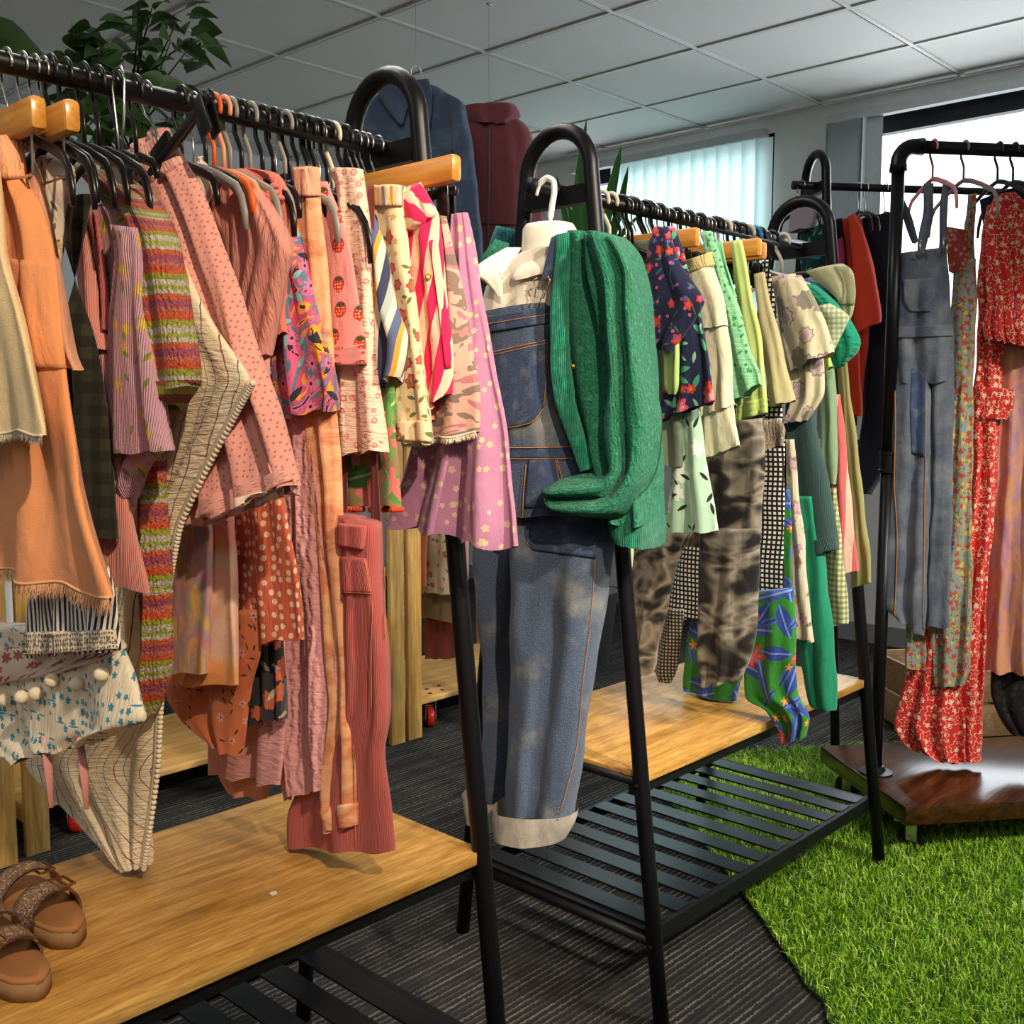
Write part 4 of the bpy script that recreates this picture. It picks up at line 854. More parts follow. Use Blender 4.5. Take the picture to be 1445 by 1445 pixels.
MCA = fabric('pink_camo', blotch=dict(s=15, c=['c98480', '8a7468', 'd8a898', 'b87880', '7e7064'], r=(.28, .74), const=True, st=(.7, 1.3, 1), w=.8), bump='denim')
g = L('camo_skirt', 1.055, [(612, 305, 628, 305), (620, 360, 640, 350), (622, 430, 655, 430), (615, 530, 668, 530), (575, 625, 675, 611)], MCA, 'faded pink camouflage denim skirt with frayed threads at the hem', 'skirt', nf=1.5, fa=.006, th=.028)
fringe(g, THREAD, .009, 500)
seam('loose_thread', g, None, THREAD, .0007, .003, 24, None, [[(640, 617), (632, 645), (622, 640), (634, 655), (640, 670)], [(645, 617), (647, 650), (644, 680), (634, 699)], [(612, 625), (618, 650), (606, 648)]])
MLA = fabric('lavender_daisy', 'b87fa2', layers=[dict(k='flower', s=38, r=.17, n=5, a=.18, c='cdb592', c2='c9ad48', r2=.14, rnd=.8, p=.7), dict(k='flower', s=40, r=.15, n=5, a=.18, c='d0bd9c', c2='c9ad48', r2=.08, off=6, p=.5)], bump='weave', bs=.45)
g = L('lavender_dress', 1.077, [(638, 305, 658, 300), (636, 340, 665, 345), (628, 420, 678, 425), (612, 520, 694, 525), (585, 620, 708, 640), (560, 690, 717, 710), (543, 736, 724, 776)], MLA, 'lavender dress with yellow daisies, hem flaring in front of the rack post', 'dress', nf=3, fa=.014, th=.03)
hl(1.068, 'lavender daisy dress', 'black clip hanger', kind='clip', half=.2)
for t_ in (.972, .993): hanger(t_, 'flat black plastic hook in the bunch at the middle of the left rod', HL, half=.12)
for t_, d_ in ((1.058, 'thin silver hook next to the post of the left rack'), (1.088, 'last silver hook against the post of the left rack')): hanger(t_, d_, HL, kind='wire', half=.12)
hl(.531, 'peach gathered skirt', 'short wooden clamp hanger', kind='wood', mat=MWH, half=.085)
hl(.563, 'pink peach frayed top', 'second short wooden clamp hanger', kind='wood', mat=MWH, half=.10)
for t_, d_ in ((.549, 'silver hook in front of the left rod, third from the left edge'), (.574, 'curved silver hook over the shiny left end of the rod')): hanger(t_, d_, HL, kind='wire', half=.12)

# ================================================================== the dressed torso form at the near end of the middle rack
FP = Plane((1.445, 1.285), 18)
ZMIN[0] = .12
MFO = simple('form_plastic', 'efe4d2', .42, 0, .4, .03, 6)
TC = FP.hit(775, 470); ts_ = TC[0]
tf = empty('torso_form', FP.at((ts_, 1.38)), 'white plastic hanging torso form with a shop hook on the rack end', 'mannequin')
def ell(s, z, a, b, n=26, k=2.4):
    pts = []
    for i in range(n):
        q = 2*PI*i/n; c_, s_ = math.cos(q), math.sin(q)
        pts.append(FP.at((s+a*math.copysign(abs(c_)**(2/k), c_), z), b*math.copysign(abs(s_)**(2/k), s_)))
    return pts
zc = lambda y: FP.hit(775, y)[1]
prof = [(315, .030, .026), (317, .042, .036), (324, .047, .043), (345, .048, .045), (362, .050, .047), (376, .062, .050), (395, .085, .054), (430, .098, .058), (500, .094, .058), (600, .086, .055), (680, .09, .056), (720, .07, .05)]
vv = []; ff = []
for k, (y, a, b) in enumerate(prof): vv += ell(ts_+.006*0, zc(y), a, b)
for k in range(len(prof)-1):
    for i in range(26): j = (i+1) % 26; ff.append((k*26+i, k*26+j, (k+1)*26+j, (k+1)*26+i))
ff += [tuple(range(25, -1, -1)), tuple((len(prof)-1)*26+i for i in range(26))]
mesh('torso', vv, ff, MFO, tf)
hk = [FP.at(FP.hit(*q)) for q in ((757, 276), (763, 258), (772, 251), (781, 256), (782, 272), (779, 290), (777, 306), (776, 320))]
MB().tube(cr_interp(hk, np.linspace(0, 7, 29)), [.003]*4+[.0055]*21+[.003]*4, 10).build('hook', simple('hook_white', 'e8e6e0', .5), tf, smooth=True)

MWS = fabric('white_broderie', 'f3e9d8', bump='weave', bs=.4)
g = cloth('white_shirt', [(738, 366, 836, 345), (712, 384, 838, 366), (692, 405, 836, 400), (686, 445, 818, 435), (688, 500, 818, 500), (695, 600, 826, 600)], FP, MWS, th=.145, nf=2.5, fa=.006, cap=False, lab='white collared shirt with punched eyelets on the torso form', cat='shirt')
cloth('collar', [(722, 352, 745, 352), (704, 372, 744, 372), (692, 390, 736, 394), (712, 404, 737, 410), (729, 421, 737, 427)], FP, MWS, g, th=.014, off=.070, offrow=[-.045, -.012, .008, .012, .012], nf=1, fa=.001, wob=0)
cloth('collar', [(760, 366, 838, 334), (752, 384, 826, 356), (748, 398, 812, 378), (752, 404, 800, 392)], FP, MWS, g, th=.014, off=.068, offrow=[-.02, 0, .012, .012], nf=1, fa=.001, wob=0)
MEY = simple('eyelet_hole', '9c8a70', .9)
cl_ = [c for c in g.children if c.name.startswith('collar')][0]
for i in range(4):
    for j in range(3): p, n = surf(cl_, 706+7*i+2*j, 386+6*j-1*i); MB().lathe([(.0014, 0), (.0014, .0006)], p, n, 8).build('eyelet', MEY, cl_)
for i in range(7): p, n = surf(g, 742+8*i, 410-2.4*i); MB().lathe([(.0012, 0), (.0012, .0006)], p, n, 8).build('eyelet', MEY, g)

MDE = fabric('blue_denim', '20406c', wear=dict(s=7, c='a8a690', lo=.53, hi=.86, g=.38, gk=.55, gs=520), bump='denim', bs=.5)
MDD = fabric('dark_denim', '203a62', wear=dict(s=30, c='85868a', lo=.52, hi=.9, g=.3, gk=.5, gs=520), bump='denim', bs=.5)
MDI = fabric('denim_inside', 'a39a92', wear=dict(s=20, c='c9bfae', g=.4), bump='denim', bs=.5)
ov = cloth('dungarees', [(684, 448, 806, 428), (687, 490, 812, 474), (690, 545, 820, 540), (700, 600, 832, 602), (704, 640, 845, 642), (702, 690, 862, 690), (700, 722, 869, 724)], FP, MDE, th=.165, nf=1.6, fa=.006, cap=False, lab='blue denim dungarees with turned up cuffs dressed on the torso form', cat='dungarees')
cloth('leg', [(722, 705, 868, 708), (727, 780, 869, 770), (727, 865, 856, 852), (726, 945, 845, 946), (722, 1035, 831, 1036), (722, 1136, 815, 1142)], FP, MDE, ov, th=.115, nf=1.7, fa=.010, off=.015, offrow=[-.022, .004, 0, 0, 0, 0], cap=False, fr=.7)
cloth('leg', [(658, 716, 728, 720), (651, 793, 727, 793), (656, 880, 719, 880), (664, 965, 712, 965), (668, 1060, 705, 1060), (670, 1136, 699, 1138)], FP, MDE, ov, th=.10, nf=1.3, fa=.009, off=-.06, cap=False, fr=.7)
cloth('cuff', [(704, 1128, 820, 1139), (705, 1148, 815, 1157), (709, 1168, 804, 1177)], FP, MDI, ov, th=.125, nf=1.2, fa=.003, off=.02, cap=False, fr=1)
cloth('cuff', [(637, 1128, 718, 1140), (640, 1148, 713, 1160), (645, 1165, 706, 1179)], FP, MDI, ov, th=.115, nf=1.2, fa=.003, off=-.06, cap=False, fr=1)
patch('bib_band', ov, [(686, 447, 806, 427), (686, 458, 808, 438), (687, 470, 810, 450)], MDD, .005)
patch('bib_pocket', ov, [(690, 497, 772, 478), (692, 545, 771, 528), (694, 590, 768, 576), (702, 606, 750, 598)], MDD, .005)
patch('waistband', ov, [(704, 630, 842, 630), (705, 638, 844, 638), (706, 646, 846, 646)], MDD, .004)
leg = [c for c in ov.children if c.name.startswith('leg')][0]
patch('hip_pocket', ov, [(748, 648, 785, 647), (745, 672, 789, 672), (742, 700, 802, 697), (741, 716, 822, 712)], MDD, .006)
patch('hip_pocket', leg, [(741, 718, 824, 714), (740, 740, 839, 735), (742, 760, 839, 762), (752, 776, 839, 787)], MDD, .005)
seam('topstitching', ov, None, THO, .0008, .0055, 22, 'pale orange topstitching', [[(690, 503), (771, 484)], [(690, 499), (771, 480)], [(771, 482), (770, 530), (767, 575)], [(767, 576), (750, 597), (705, 606)], [(703, 632), (842, 631)], [(706, 647), (846, 647)], [(744, 655), (740, 700), (739, 738)], [(784, 650), (793, 690), (826, 722)], [(786, 648), (797, 688), (830, 716)], [(687, 458), (808, 438)]])
seam('leg_stitching', leg, None, THO, .0007, .002, 26, 'pale stitched side seam', [[(839, 790), (832, 880), (822, 960), (812, 1060), (786, 1160)], [(741, 735), (742, 756), (752, 774), (838, 786)]])
button('button', ov, 792, 425, .0085, simple('button_pale', 'e8dcb8', .3, .5)); 
for y_ in (634, 661): button('button', ov, 829, y_, .0068, simple('button_silver', 'b9b4b0', .35, .6))
strp = cloth('strap', [(806, 346, 822, 340), (800, 372, 816, 366), (792, 402, 808, 402)], FP, MDD, ov, th=.01, nf=1, fa=.001, off=.092)
bk = [FP.at(FP.hit(*q), .098) for q in ((790, 400), (784, 404), (788, 412), (786, 426), (798, 428), (803, 412), (807, 404), (804, 398))]
MB().tube(bk, .0011, 8).build('buckle', simple('buckle_brass', 'd8b878', .25, .9), ov, smooth=True)

MGK = fabric('green_mohair', '067a58', blotch=None, wear=dict(s=85, c='3fbf96', lo=.54, hi=.78, g=.34, gk=.3, gs=240), bump='knit', bs=.6, knit=30)
cg = cloth('green_cardigan', [(816, 336, 886, 338), (813, 366, 905, 362), (808, 420, 918, 420), (806, 500, 928, 505), (814, 565, 932, 575), (829, 612, 934, 625), (845, 658, 934, 668), (864, 705, 934, 708), (872, 728, 935, 735)], FP, MGK, th=.17, nf=2.0, fa=.010, off=.016, cap=True, lab='thick green mohair cardigan over the dungarees, cuff tucked in the pocket', cat='cardigan', fr=.5)
cloth('sleeve', [(858, 342, 898, 350), (864, 400, 924, 396), (872, 460, 930, 460), (878, 530, 939, 532), (874, 590, 946, 585), (880, 635, 946, 640), (886, 655, 940, 672), (882, 660, 906, 722), (850, 664, 868, 724), (819, 671, 829, 719), (804, 680, 808, 702), (797, 684, 800, 692)], FP, MGK, cg, th=.085, nf=2.3, fa=.017, off=.085, offrow=[0, 0, 0, 0, 0, .005, .012, .02, .02, .015, .012, .01], fr=.8, path=True)
cloth('hem_rib', [(868, 722, 939, 728), (872, 745, 938, 750), (880, 758, 935, 769)], FP, fabric('green_rib', '0d7456', wear=dict(s=60, c='2f9c7d', g=.4), bump='rib', bs=.6), cg, th=.15, nf=5, fa=.004, off=.016, cap=False)
cloth('front_band', [(814, 342, 838, 338), (811, 366, 836, 364), (805, 440, 832, 440), (804, 510, 832, 510), (813, 568, 840, 564), (828, 615, 852, 608), (846, 662, 866, 655)], FP, fabric('green_band', '0f8060', wear=dict(s=60, c='3fb090', g=.4), bump='rib', bs=.5), cg, th=.022, nf=1, fa=.001, off=.092)
cloth('far_shoulder', [(706, 340, 724, 345), (690, 365, 716, 370), (680, 400, 696, 405), (678, 432, 688, 436)], FP, MGK, cg, th=.06, nf=1, fa=.003, off=.02)
for px, py in ((806, 517), (813, 588)): button('button', cg, px+4, py, .005, simple('gold_button', 'c9963c', .3, .8))

# ================================================================== clothes on the middle rack
ZMIN[0] = .478
def M(name, t, rows, mat, lab, cat, yaw=0., **k):
    return cloth(name, rows, MP(t, yaw), mat, lab=lab, cat=cat, group=GM, **k)
M('teal_batik_top', 1.60, [(700, 318, 735, 325), (690, 345, 730, 350), (684, 372, 720, 380), (680, 420, 715, 420)], fabric('teal_batik', blotch=dict(s=20, c=['0f5a62', '1c7f80', '0c3f4c', '2a8f88'], w=1.), bump='crinkle'), 'teal batik top half hidden behind the white torso form', 'top', nf=1)
MNP = fabric('navy_poppy', '232748', layers=[dict(k='leaf', s=38, r=.40, w=.16, c='3f7a58', p=.7), dict(k='flower', s=30, r=.25, n=5, a=.2, c='d8382e', mid='e2584a', rnd=.85, p=.5), dict(k='dot', s=70, r=.24, c='cf5f8a', rnd=.9, p=.3), dict(k='flower', s=44, r=.18, c='7a5aa0', off=7, p=.3)], bump='weave', bs=.4)
M('light_green_tee', 1.665, [(868, 640, 890, 640), (870, 760, 895, 760), (874, 812, 893, 816)], fabric('pale_lime', 'bcd49a'), 'pale lime T-shirt, only its sleeve end showing under the green cardigan', 't-shirt', nf=1)
hm(1.672, 'pale lime T-shirt', 'thick cream plastic hanger, first on the middle rod,', mat=MPW, half=.05); hm(1.70, 'navy poppy print playsuit', 'thick cream plastic hanger, second on the middle rod,', mat=MPW, half=.05)
g = M('poppy_playsuit', 1.715, [(924, 320, 942, 320), (913, 372, 955, 360), (905, 400, 980, 400), (905, 425, 993, 427), (915, 460, 968, 468), (930, 494, 945, 496)], MNP, 'navy playsuit with small red poppies and purple flowers', 'playsuit', nf=1.5, fa=.005, th=.03)
M('lime_pinafore', 1.728, [(935, 440, 955, 440), (938, 500, 962, 500), (938, 545, 960, 545), (944, 556, 955, 556)], fabric('lime_linen', 'b4cf7c'), 'lime green strap looped beneath the navy poppy playsuit', 'pinafore', nf=1)
MNF = fabric('navy_peony', '232748', layers=[dict(k='leaf', s=28, r=.45, w=.35, c='4fa07c', p=.75), dict(k='leaf', s=34, r=.40, w=.3, c='8fbfa0', off=3, p=.5), dict(k='flower', s=21, r=.33, n=7, a=.18, c='d8506a', mid='e88a9a', c2='d8a04a', r2=.2, rnd=.75, p=.75), dict(k='flower', s=24, r=.24, n=6, a=.2, c='d8382e', off=7, c2='7fae6a', p=.45)], bump='weave', bs=.4)
M('peony_dress', 1.745, [(928, 322, 950, 320), (945, 360, 966, 358), (955, 410, 976, 402), (955, 450, 988, 440), (945, 520, 1003, 520), (930, 592, 1013, 566)], MNF, 'navy dress with large pink peonies and green leaves', 'dress', nf=2, fa=.006, th=.028)
hm(1.735, 'navy peony dress', half=.11)
MMP = fabric('mint_blossom', 'a9c8ae', layers=[dict(k='flower', s=20, r=.30, n=6, a=.3, c='dde3d3', rnd=.9, p=.6), dict(k='leaf', s=30, r=.40, w=.28, c='1d2b22', rnd=.8, p=.5), dict(k='leaf', s=34, r=.32, w=.3, c='1d2b22', off=5.5, rnd=.8, p=.3)], bump='weave', bs=.35)
M('mint_blossom_dress', 1.772, [(955, 560, 982, 555), (950, 620, 990, 615), (946, 690, 1001, 690), (938, 752, 1013, 750)], MMP, 'mint dress with black leaf sprigs and white blossoms', 'dress', nf=2, fa=.006, th=.03)
hm(1.762, 'mint blossom dress', half=.1)
M('grey_net_vest', 1.756, [(895, 340, 940, 340), (900, 430, 950, 430), (920, 570, 962, 565), (928, 620, 964, 618), (930, 655, 962, 660)], fabric('grey_green_net', '6f7a66'), 'small grey green vest between the green cardigan and the mint dress', 'vest', nf=1)
MCR_ = fabric('ivory_tier', 'e6e0bd', bump='weave', bs=.6)
g = M('tiered_dress', 1.805, [(968, 372, 1000, 360), (972, 400, 1012, 395), (980, 440, 1024, 432), (984, 500, 1030, 490), (988, 590, 1038, 575), (990, 640, 1042, 625)], MCR_, 'ivory tiered dress with gathered waist', 'dress', nf=2, fa=.006, th=.024)
for rows_, off_ in (([(966, 385, 1008, 378), (974, 425, 1022, 418), (984, 468, 1030, 460)], .012), ([(984, 462, 1028, 458), (986, 530, 1035, 520), (986, 592, 1039, 572)], .007), ([(986, 580, 1036, 570), (988, 620, 1041, 605), (990, 654, 1045, 627)], .003)):
    cloth('tier', rows_, MP(1.805), MCR_, g, th=.03, nf=3, fa=.006, off=off_)
patch('waistband', g, [(966, 370, 1000, 360), (966, 380, 1003, 370), (968, 388, 1006, 378)], fabric('khaki_elastic', 'c9b97c', bump='crinkle', bs=.9), .018, 'khaki gathered waistband')
hm(1.79, 'ivory tiered dress', 'short wooden clamp hanger', kind='wood', mat=MWH, half=.15); hanger(0, 'black plastic hanger right behind the wooden one that holds the ivory tiered dress', HM, at=(1.815, 1.331, 1.545), half=.1)
MTB = fabric('bleach_dye', blotch=dict(s=13, d=2, c=['121112', '1a1919', '292726', '6e6659', '9c9283', '736b60', '232123', '151414'], r=(.3, .72), w=.5, st=(.75, 1.25, 1)), bump='weave', bs=.6)
g = M('tie_dye_trousers', 1.872, [(992, 600, 1076, 590), (995, 640, 1080, 630), (994, 720, 1076, 715), (960, 770, 1073, 770)], MTB, 'black and beige bleach dyed baggy trousers with elastic cuffs', 'trousers', nf=2, fa=.006, th=.03)
cloth('leg', [(988, 745, 1073, 745), (988, 800, 1071, 800), (986, 870, 1068, 870), (990, 930, 1058, 930), (996, 955, 1050, 948), (994, 968, 1046, 960)], MP(1.868), MTB, g, th=.05, nf=2, fa=.007)
cloth('leg', [(900, 740, 975, 740), (890, 800, 955, 800), (887, 860, 938, 860), (888, 910, 926, 910), (892, 935, 922, 938), (898, 948, 918, 951)], MP(1.865), MTB, g, th=.05, nf=2, fa=.007)
hm(1.85, 'bleach dyed trousers', kind='clip', half=.11)
MMG = fabric('mint_eyelet', '8fcf9c', layers=[dict(k='dot', s=75, r=.25, c='3f8f62', rnd=.4, p=.28), dict(k='leaf', s=58, r=.42, w=.35, c='3f8f62', rnd=.3, off=2, p=.25)], bump='smock', bs=.35)
g = M('mint_eyelet_dress', 1.895, [(990, 328, 1003, 326), (996, 352, 1014, 356), (1006, 390, 1028, 395), (1015, 430, 1043, 435), (1024, 490, 1058, 495), (1028, 540, 1070, 525), (1034, 572, 1073, 540)], MMG, 'mint green dress with cut out eyelet hem', 'dress', nf=2.5, fa=.008, th=.03)
M('mint_shorts', 1.915, [(1006, 343, 1020, 341), (1012, 375, 1026, 375), (1020, 420, 1040, 420)], fabric('mint_plain', '86cc98'), 'plain mint green shorts waistband next to the eyelet dress', 'shorts', nf=1)
hm(1.88, 'mint eyelet dress', kind='clip', half=.11); hm(1.905, 'plain mint shorts', 'black clip hanger', kind='clip', half=.10)
MYE = fabric('lime_broderie', 'c3cf7f', bump='dots', bs=.6)
g = M('lime_skirt', 1.945, [(1030, 342, 1048, 338), (1034, 372, 1054, 372), (1040, 430, 1065, 430), (1046, 500, 1076, 488), (1044, 560, 1082, 550), (1040, 596, 1086, 582)], MYE, 'yellow green textured skirt with a flat waist tab', 'skirt', nf=2, fa=.006)
patch('hem_band', g, [(1042, 570, 1083, 560), (1042, 583, 1084, 572), (1041, 596, 1086, 582)], fabric('lime_hem', 'b2c86e', bump='smock'), .004)
hm(1.935, 'yellow green skirt', kind='clip', half=.11); 
MKH = fabric('khaki_twill', 'b9ae84', bump='weave', bs=.4)
g = M('khaki_trousers', 2.0, [(1064, 388, 1078, 384), (1068, 430, 1088, 430), (1074, 480, 1102, 482), (1080, 530, 1113, 528), (1086, 576, 1121, 565)], MKH, 'khaki cropped trousers hanging from a wooden clamp', 'trousers', nf=1.5, fa=.005, th=.03)
hm(1.99, 'khaki cropped trousers', 'wooden clamp hanger, lower one of a pair,', kind='wood', mat=MWH, half=.17)
hm(2.045, 'black and white gingham dress', 'wooden clamp hanger, upper one of a pair,', kind='wood', mat=MWH, half=.15)
MGI = fabric('black_gingham', check=dict(s=.0105, w=.56, c=['131313', 'e4ddd0'], dots=1), bump='weave', bs=.3)
g = M('gingham_dress', 2.035, [(1000, 560, 1104, 560), (985, 640, 1106, 640), (960, 760, 1106, 760), (940, 874, 1105, 868)], MGI, 'black and white gingham long dress with a narrow strap', 'dress', nf=2, fa=.004)
cloth('strap', [(1075, 367, 1086, 367), (1084, 440, 1095, 440), (1091, 500, 1100, 500), (1094, 575, 1106, 575)], MP(2.03), MGI, g, th=.008, nf=1, fa=.001)
M('houndstooth_leggings', 1.965, [(938, 860, 965, 860), (930, 900, 960, 900), (922, 940, 955, 940), (930, 962, 945, 963)], fabric('black_check', check=dict(s=.008, c=['171717', '4a463f', 'b7ac98']), bump='weave'), 'black checked leggings with a tapering leg between the baggy trouser legs', 'leggings', nf=1)
M('wool_skirt', 1.985, [(1045, 600, 1100, 590), (1030, 620, 1108, 605), (1050, 640, 1106, 628)], fabric('grey_boucle', '8a7a6c', wear=dict(s=40, c='b9a694', g=.4), bump='knit'), 'grey brown fluffy skirt edge above the bleach dyed trousers', 'skirt', nf=2)
M('grey_shorts', 1.955, [(1010, 595, 1080, 580), (1015, 630, 1078, 615), (1020, 645, 1076, 640)], fabric('grey_denim', '4d5652', bump='denim'), 'dark grey shorts hem under the lime skirt', 'shorts', nf=1)
MTP = fabric('bird_of_paradise', '2f7f2c', layers=[dict(k='leaf', s=13, r=.50, w=.42, c='2d4694', c2='6f8cd0', rnd=.8), dict(k='leaf', s=16, r=.46, w=.30, c='4a6ab8', off=3, p=.7, c2='1f2f66'), dict(k='flower', s=10, r=.30, n=7, a=.5, c='c8402c', mid='d0607a', off=7, p=.35), dict(k='flower', s=28, r=.22, n=5, a=.4, c='d8812a', off=12, c2='d8c24a', p=.2), dict(k='leaf', s=11, r=.5, w=.3, c='3a56a4', c2='7f98d0', off=17, p=.6)], bump='weave', bs=.5)
g = M('tropical_trousers', 2.07, [(1060, 700, 1116, 690), (1020, 800, 1118, 800), (1000, 850, 1120, 850)], MTP, 'green trousers with blue leaves and red flowers, legs draped over the shelf edge', 'trousers', nf=2, fa=.006)
cloth('leg', [(1050, 835, 1121, 830), (1052, 900, 1123, 900), (1050, 950, 1122, 945), (1056, 985, 1124, 978), (1085, 1000, 1132, 992), (1103, 1030, 1143, 1012), (1104, 1048, 1138, 1040)], MP(2.0), MTP, g, th=.04, nf=2, fa=.008, zmin=.36)
cloth('leg', [(985, 840, 1050, 840), (970, 900, 1050, 900), (965, 960, 1045, 960), (968, 985, 1040, 988)], MP(2.06), MTP, g, th=.04, nf=1.5, fa=.006)
hm(2.06, 'green tropical trousers', kind='clip', half=.11)
MLF = fabric('leaf_outline', 'd9cfae', layers=[dict(k='flower', s=18, r=.30, n=9, a=.10, rim='8f7a78', c='c9b6ae', mid='bfa2a4', rnd=.8, p=.5), dict(k='leaf', s=15, r=.45, w=.45, c='d0b0b4', c2='8a7480', off=4, p=.55), dict(k='flower', s=16, r=.30, n=8, a=.10, c='8f8a76', off=9, p=.4)], bump='weave', bs=.5)
g = M('leaf_print_shirt', 2.13, [(1088, 392, 1122, 386), (1096, 425, 1140, 425), (1105, 470, 1150, 470), (1110, 520, 1162, 510), (1116, 570, 1162, 556), (1108, 597, 1138, 594)], MLF, 'cream shirt with large outlined leaves in grey and pink', 'shirt', nf=2, fa=.007, th=.03)
cloth('sleeve', [(1092, 400, 1130, 388), (1098, 430, 1150, 425), (1104, 470, 1168, 462), (1110, 505, 1175, 482), (1115, 526, 1177, 497)], MP(2.12, -5), MLF, g, th=.04, nf=1.5, fa=.006)
hm(2.12, 'outlined leaf print shirt', 'cream plastic hanger with rounded arm', mat=MPW, half=.16)
MSG = fabric('sage_cotton', 'c2bd94', bump='weave', bs=.4)
g = M('sage_blouse', 2.24, [(1138, 384, 1190, 372), (1150, 395, 1204, 382), (1170, 412, 1209, 410), (1186, 432, 1205, 438), (1190, 452, 1198, 454)], MSG, 'pale sage blouse with a wide scalloped collar, at the far end of the middle rack', 'blouse', nf=1.5, fa=.006, th=.04)
patch('collar_edge', g, [(1178, 376, 1196, 378), (1190, 400, 1204, 400), (1188, 430, 1204, 430)], fabric('sage_dark', '9c9a76'), .005)
hm(2.22, 'pale sage blouse', 'cream plastic hanger at the far end', mat=MPW, half=.19); hm(2.25, 'green gauze blouse', 'bright blue plastic hanger', mat=MPT, half=.2)
MTG = fabric('emerald_gauze', '1f9a78', bump='smock', bs=.5)
g = M('emerald_blouse', 2.20, [(1130, 400, 1150, 402), (1150, 425, 1178, 425), (1170, 455, 1200, 452), (1172, 480, 1213, 480), (1176, 505, 1208, 498), (1180, 520, 1192, 514)], MTG, 'emerald gauze blouse with a frilled short sleeve', 'blouse', nf=3, fa=.007, th=.03)
MGG = fabric('sage_gingham', check=dict(s=.011, c=['dfe2c8', 'b9c69c', '9cb082']), bump='weave')
M('sage_gingham_top', 2.175, [(1152, 434, 1170, 428), (1158, 455, 1198, 446), (1158, 475, 1190, 470), (1162, 494, 1178, 496)], MGG, 'pale green gingham baby top in front of the emerald sleeve', 'top', nf=1)
M('lime_tee', 2.165, [(1150, 450, 1160, 450), (1158, 490, 1170, 490), (1160, 525, 1176, 518)], fabric('lime_jersey', 'b2d860'), 'lime jersey T-shirt sleeve under the outlined leaf print shirt', 't-shirt', nf=1)
hm(2.19, 'emerald gauze blouse', half=.17); hm(2.16, 'sage gingham top', half=.14)
MGF = fabric('grey_rose', 'c9bfa8', layers=[dict(k='flower', s=24, r=.3, n=6, a=.2, c='b08a94', mid='c9a4a8', p=.7), dict(k='leaf', s=30, r=.36, c='8a7a62', off=3, p=.5)], bump='crinkle')
M('faded_floral_trousers', 2.115, [(1108, 620, 1122, 620), (1110, 690, 1126, 690), (1112, 770, 1136, 770), (1116, 850, 1142, 845), (1122, 900, 1150, 905)], MGF, 'faded grey and pink floral trousers beside the tropical pair', 'trousers', nf=1.5)
MTC = fabric('teal_cord', '35504f', bump='cord', bs=.5)
g = M('teal_cord_shorts', 2.155, [(1104, 596, 1150, 584), (1108, 640, 1158, 628), (1115, 690, 1168, 680), (1126, 740, 1176, 728), (1134, 790, 1182, 775)], MTC, 'dark teal corduroy shorts with a turned hem', 'shorts', nf=1.5, fa=.006, th=.035)
patch('hem_turn_up', g, [(1129, 768, 1178, 754), (1131, 779, 1180, 765), (1134, 790, 1182, 776)], MTC, .005)
M('emerald_dress', 2.145, [(1120, 700, 1150, 700), (1130, 785, 1163, 780), (1134, 850, 1168, 845), (1128, 910, 1176, 905), (1136, 970, 1180, 960), (1148, 1011, 1179, 1006)], fabric('emerald_cotton', '1f8a68', bump='weave', bs=.6), 'plain emerald cotton dress hanging to the shelf at the far end', 'dress', nf=2, fa=.006, th=.03)
hm(2.10, 'teal corduroy shorts', kind='clip', half=.12); hm(2.14, 'plain emerald dress', kind='clip', half=.1)
M('sage_sweatshirt', 2.27, [(1155, 525, 1176, 520), (1160, 600, 1182, 595), (1160, 655, 1182, 655), (1164, 682, 1181, 682)], fabric('sage_fleece', '86a07c'), 'sage green sweatshirt sleeve with ribbed cuff', 'sweatshirt', nf=1, th=.04)
M('olive_gingham_dress', 2.20, [(1160, 690, 1182, 688), (1164, 760, 1188, 760), (1166, 830, 1193, 828), (1170, 882, 1197, 880)], fabric('olive_gingham', check=dict(s=.012, c=['d0cda4', 'a3a376', '7c805a']), bump='weave'), 'olive and cream gingham dress behind the teal shorts', 'dress', nf=1)
M('coral_stripe_dress', 2.29, [(1168, 560, 1186, 556), (1172, 660, 1196, 655), (1174, 740, 1204, 738), (1180, 811, 1210, 806)], fabric('coral_stripe', stripes=dict(ax='x', s=[(.03, 'd8686a'), (.022, 'e3b8a4')]), bump='crinkle'), 'coral and pale pink broad striped dress', 'dress', nf=1)
M('olive_skirt', 2.33, [(1180, 500, 1194, 498), (1188, 600, 1206, 596), (1196, 700, 1218, 698), (1202, 780, 1228, 775), (1200, 830, 1231, 822)], fabric('olive_twill', 'a09a62', bump='weave'), 'olive skirt, last on the middle rack', 'skirt', nf=2)
hm(2.30, 'olive skirt', 'black hanger bar loop jutting out at the far end', kind='clip', half=.2); hm(2.27, 'coral striped dress', half=.12); hm(2.33, 'sage sweatshirt', half=.12)
for k, t_ in enumerate((1.755, 1.775, 1.825, 1.84, 1.862, 1.925, 1.955, 1.97, 2.015, 2.03, 2.075, 2.09)):
    hanger(t_, 'dark hanger hook in the bunched row along the middle rod', HM, at=(t_, 1.331, 1.545), half=.08, kind='plastic' if k % 3 else 'wire', mat=MPB)
hanger(2.37, 'cream round ended hanger hook, last on the middle rod', HM, at=(2.385, 1.331, 1.545), mat=MPW, half=.1)

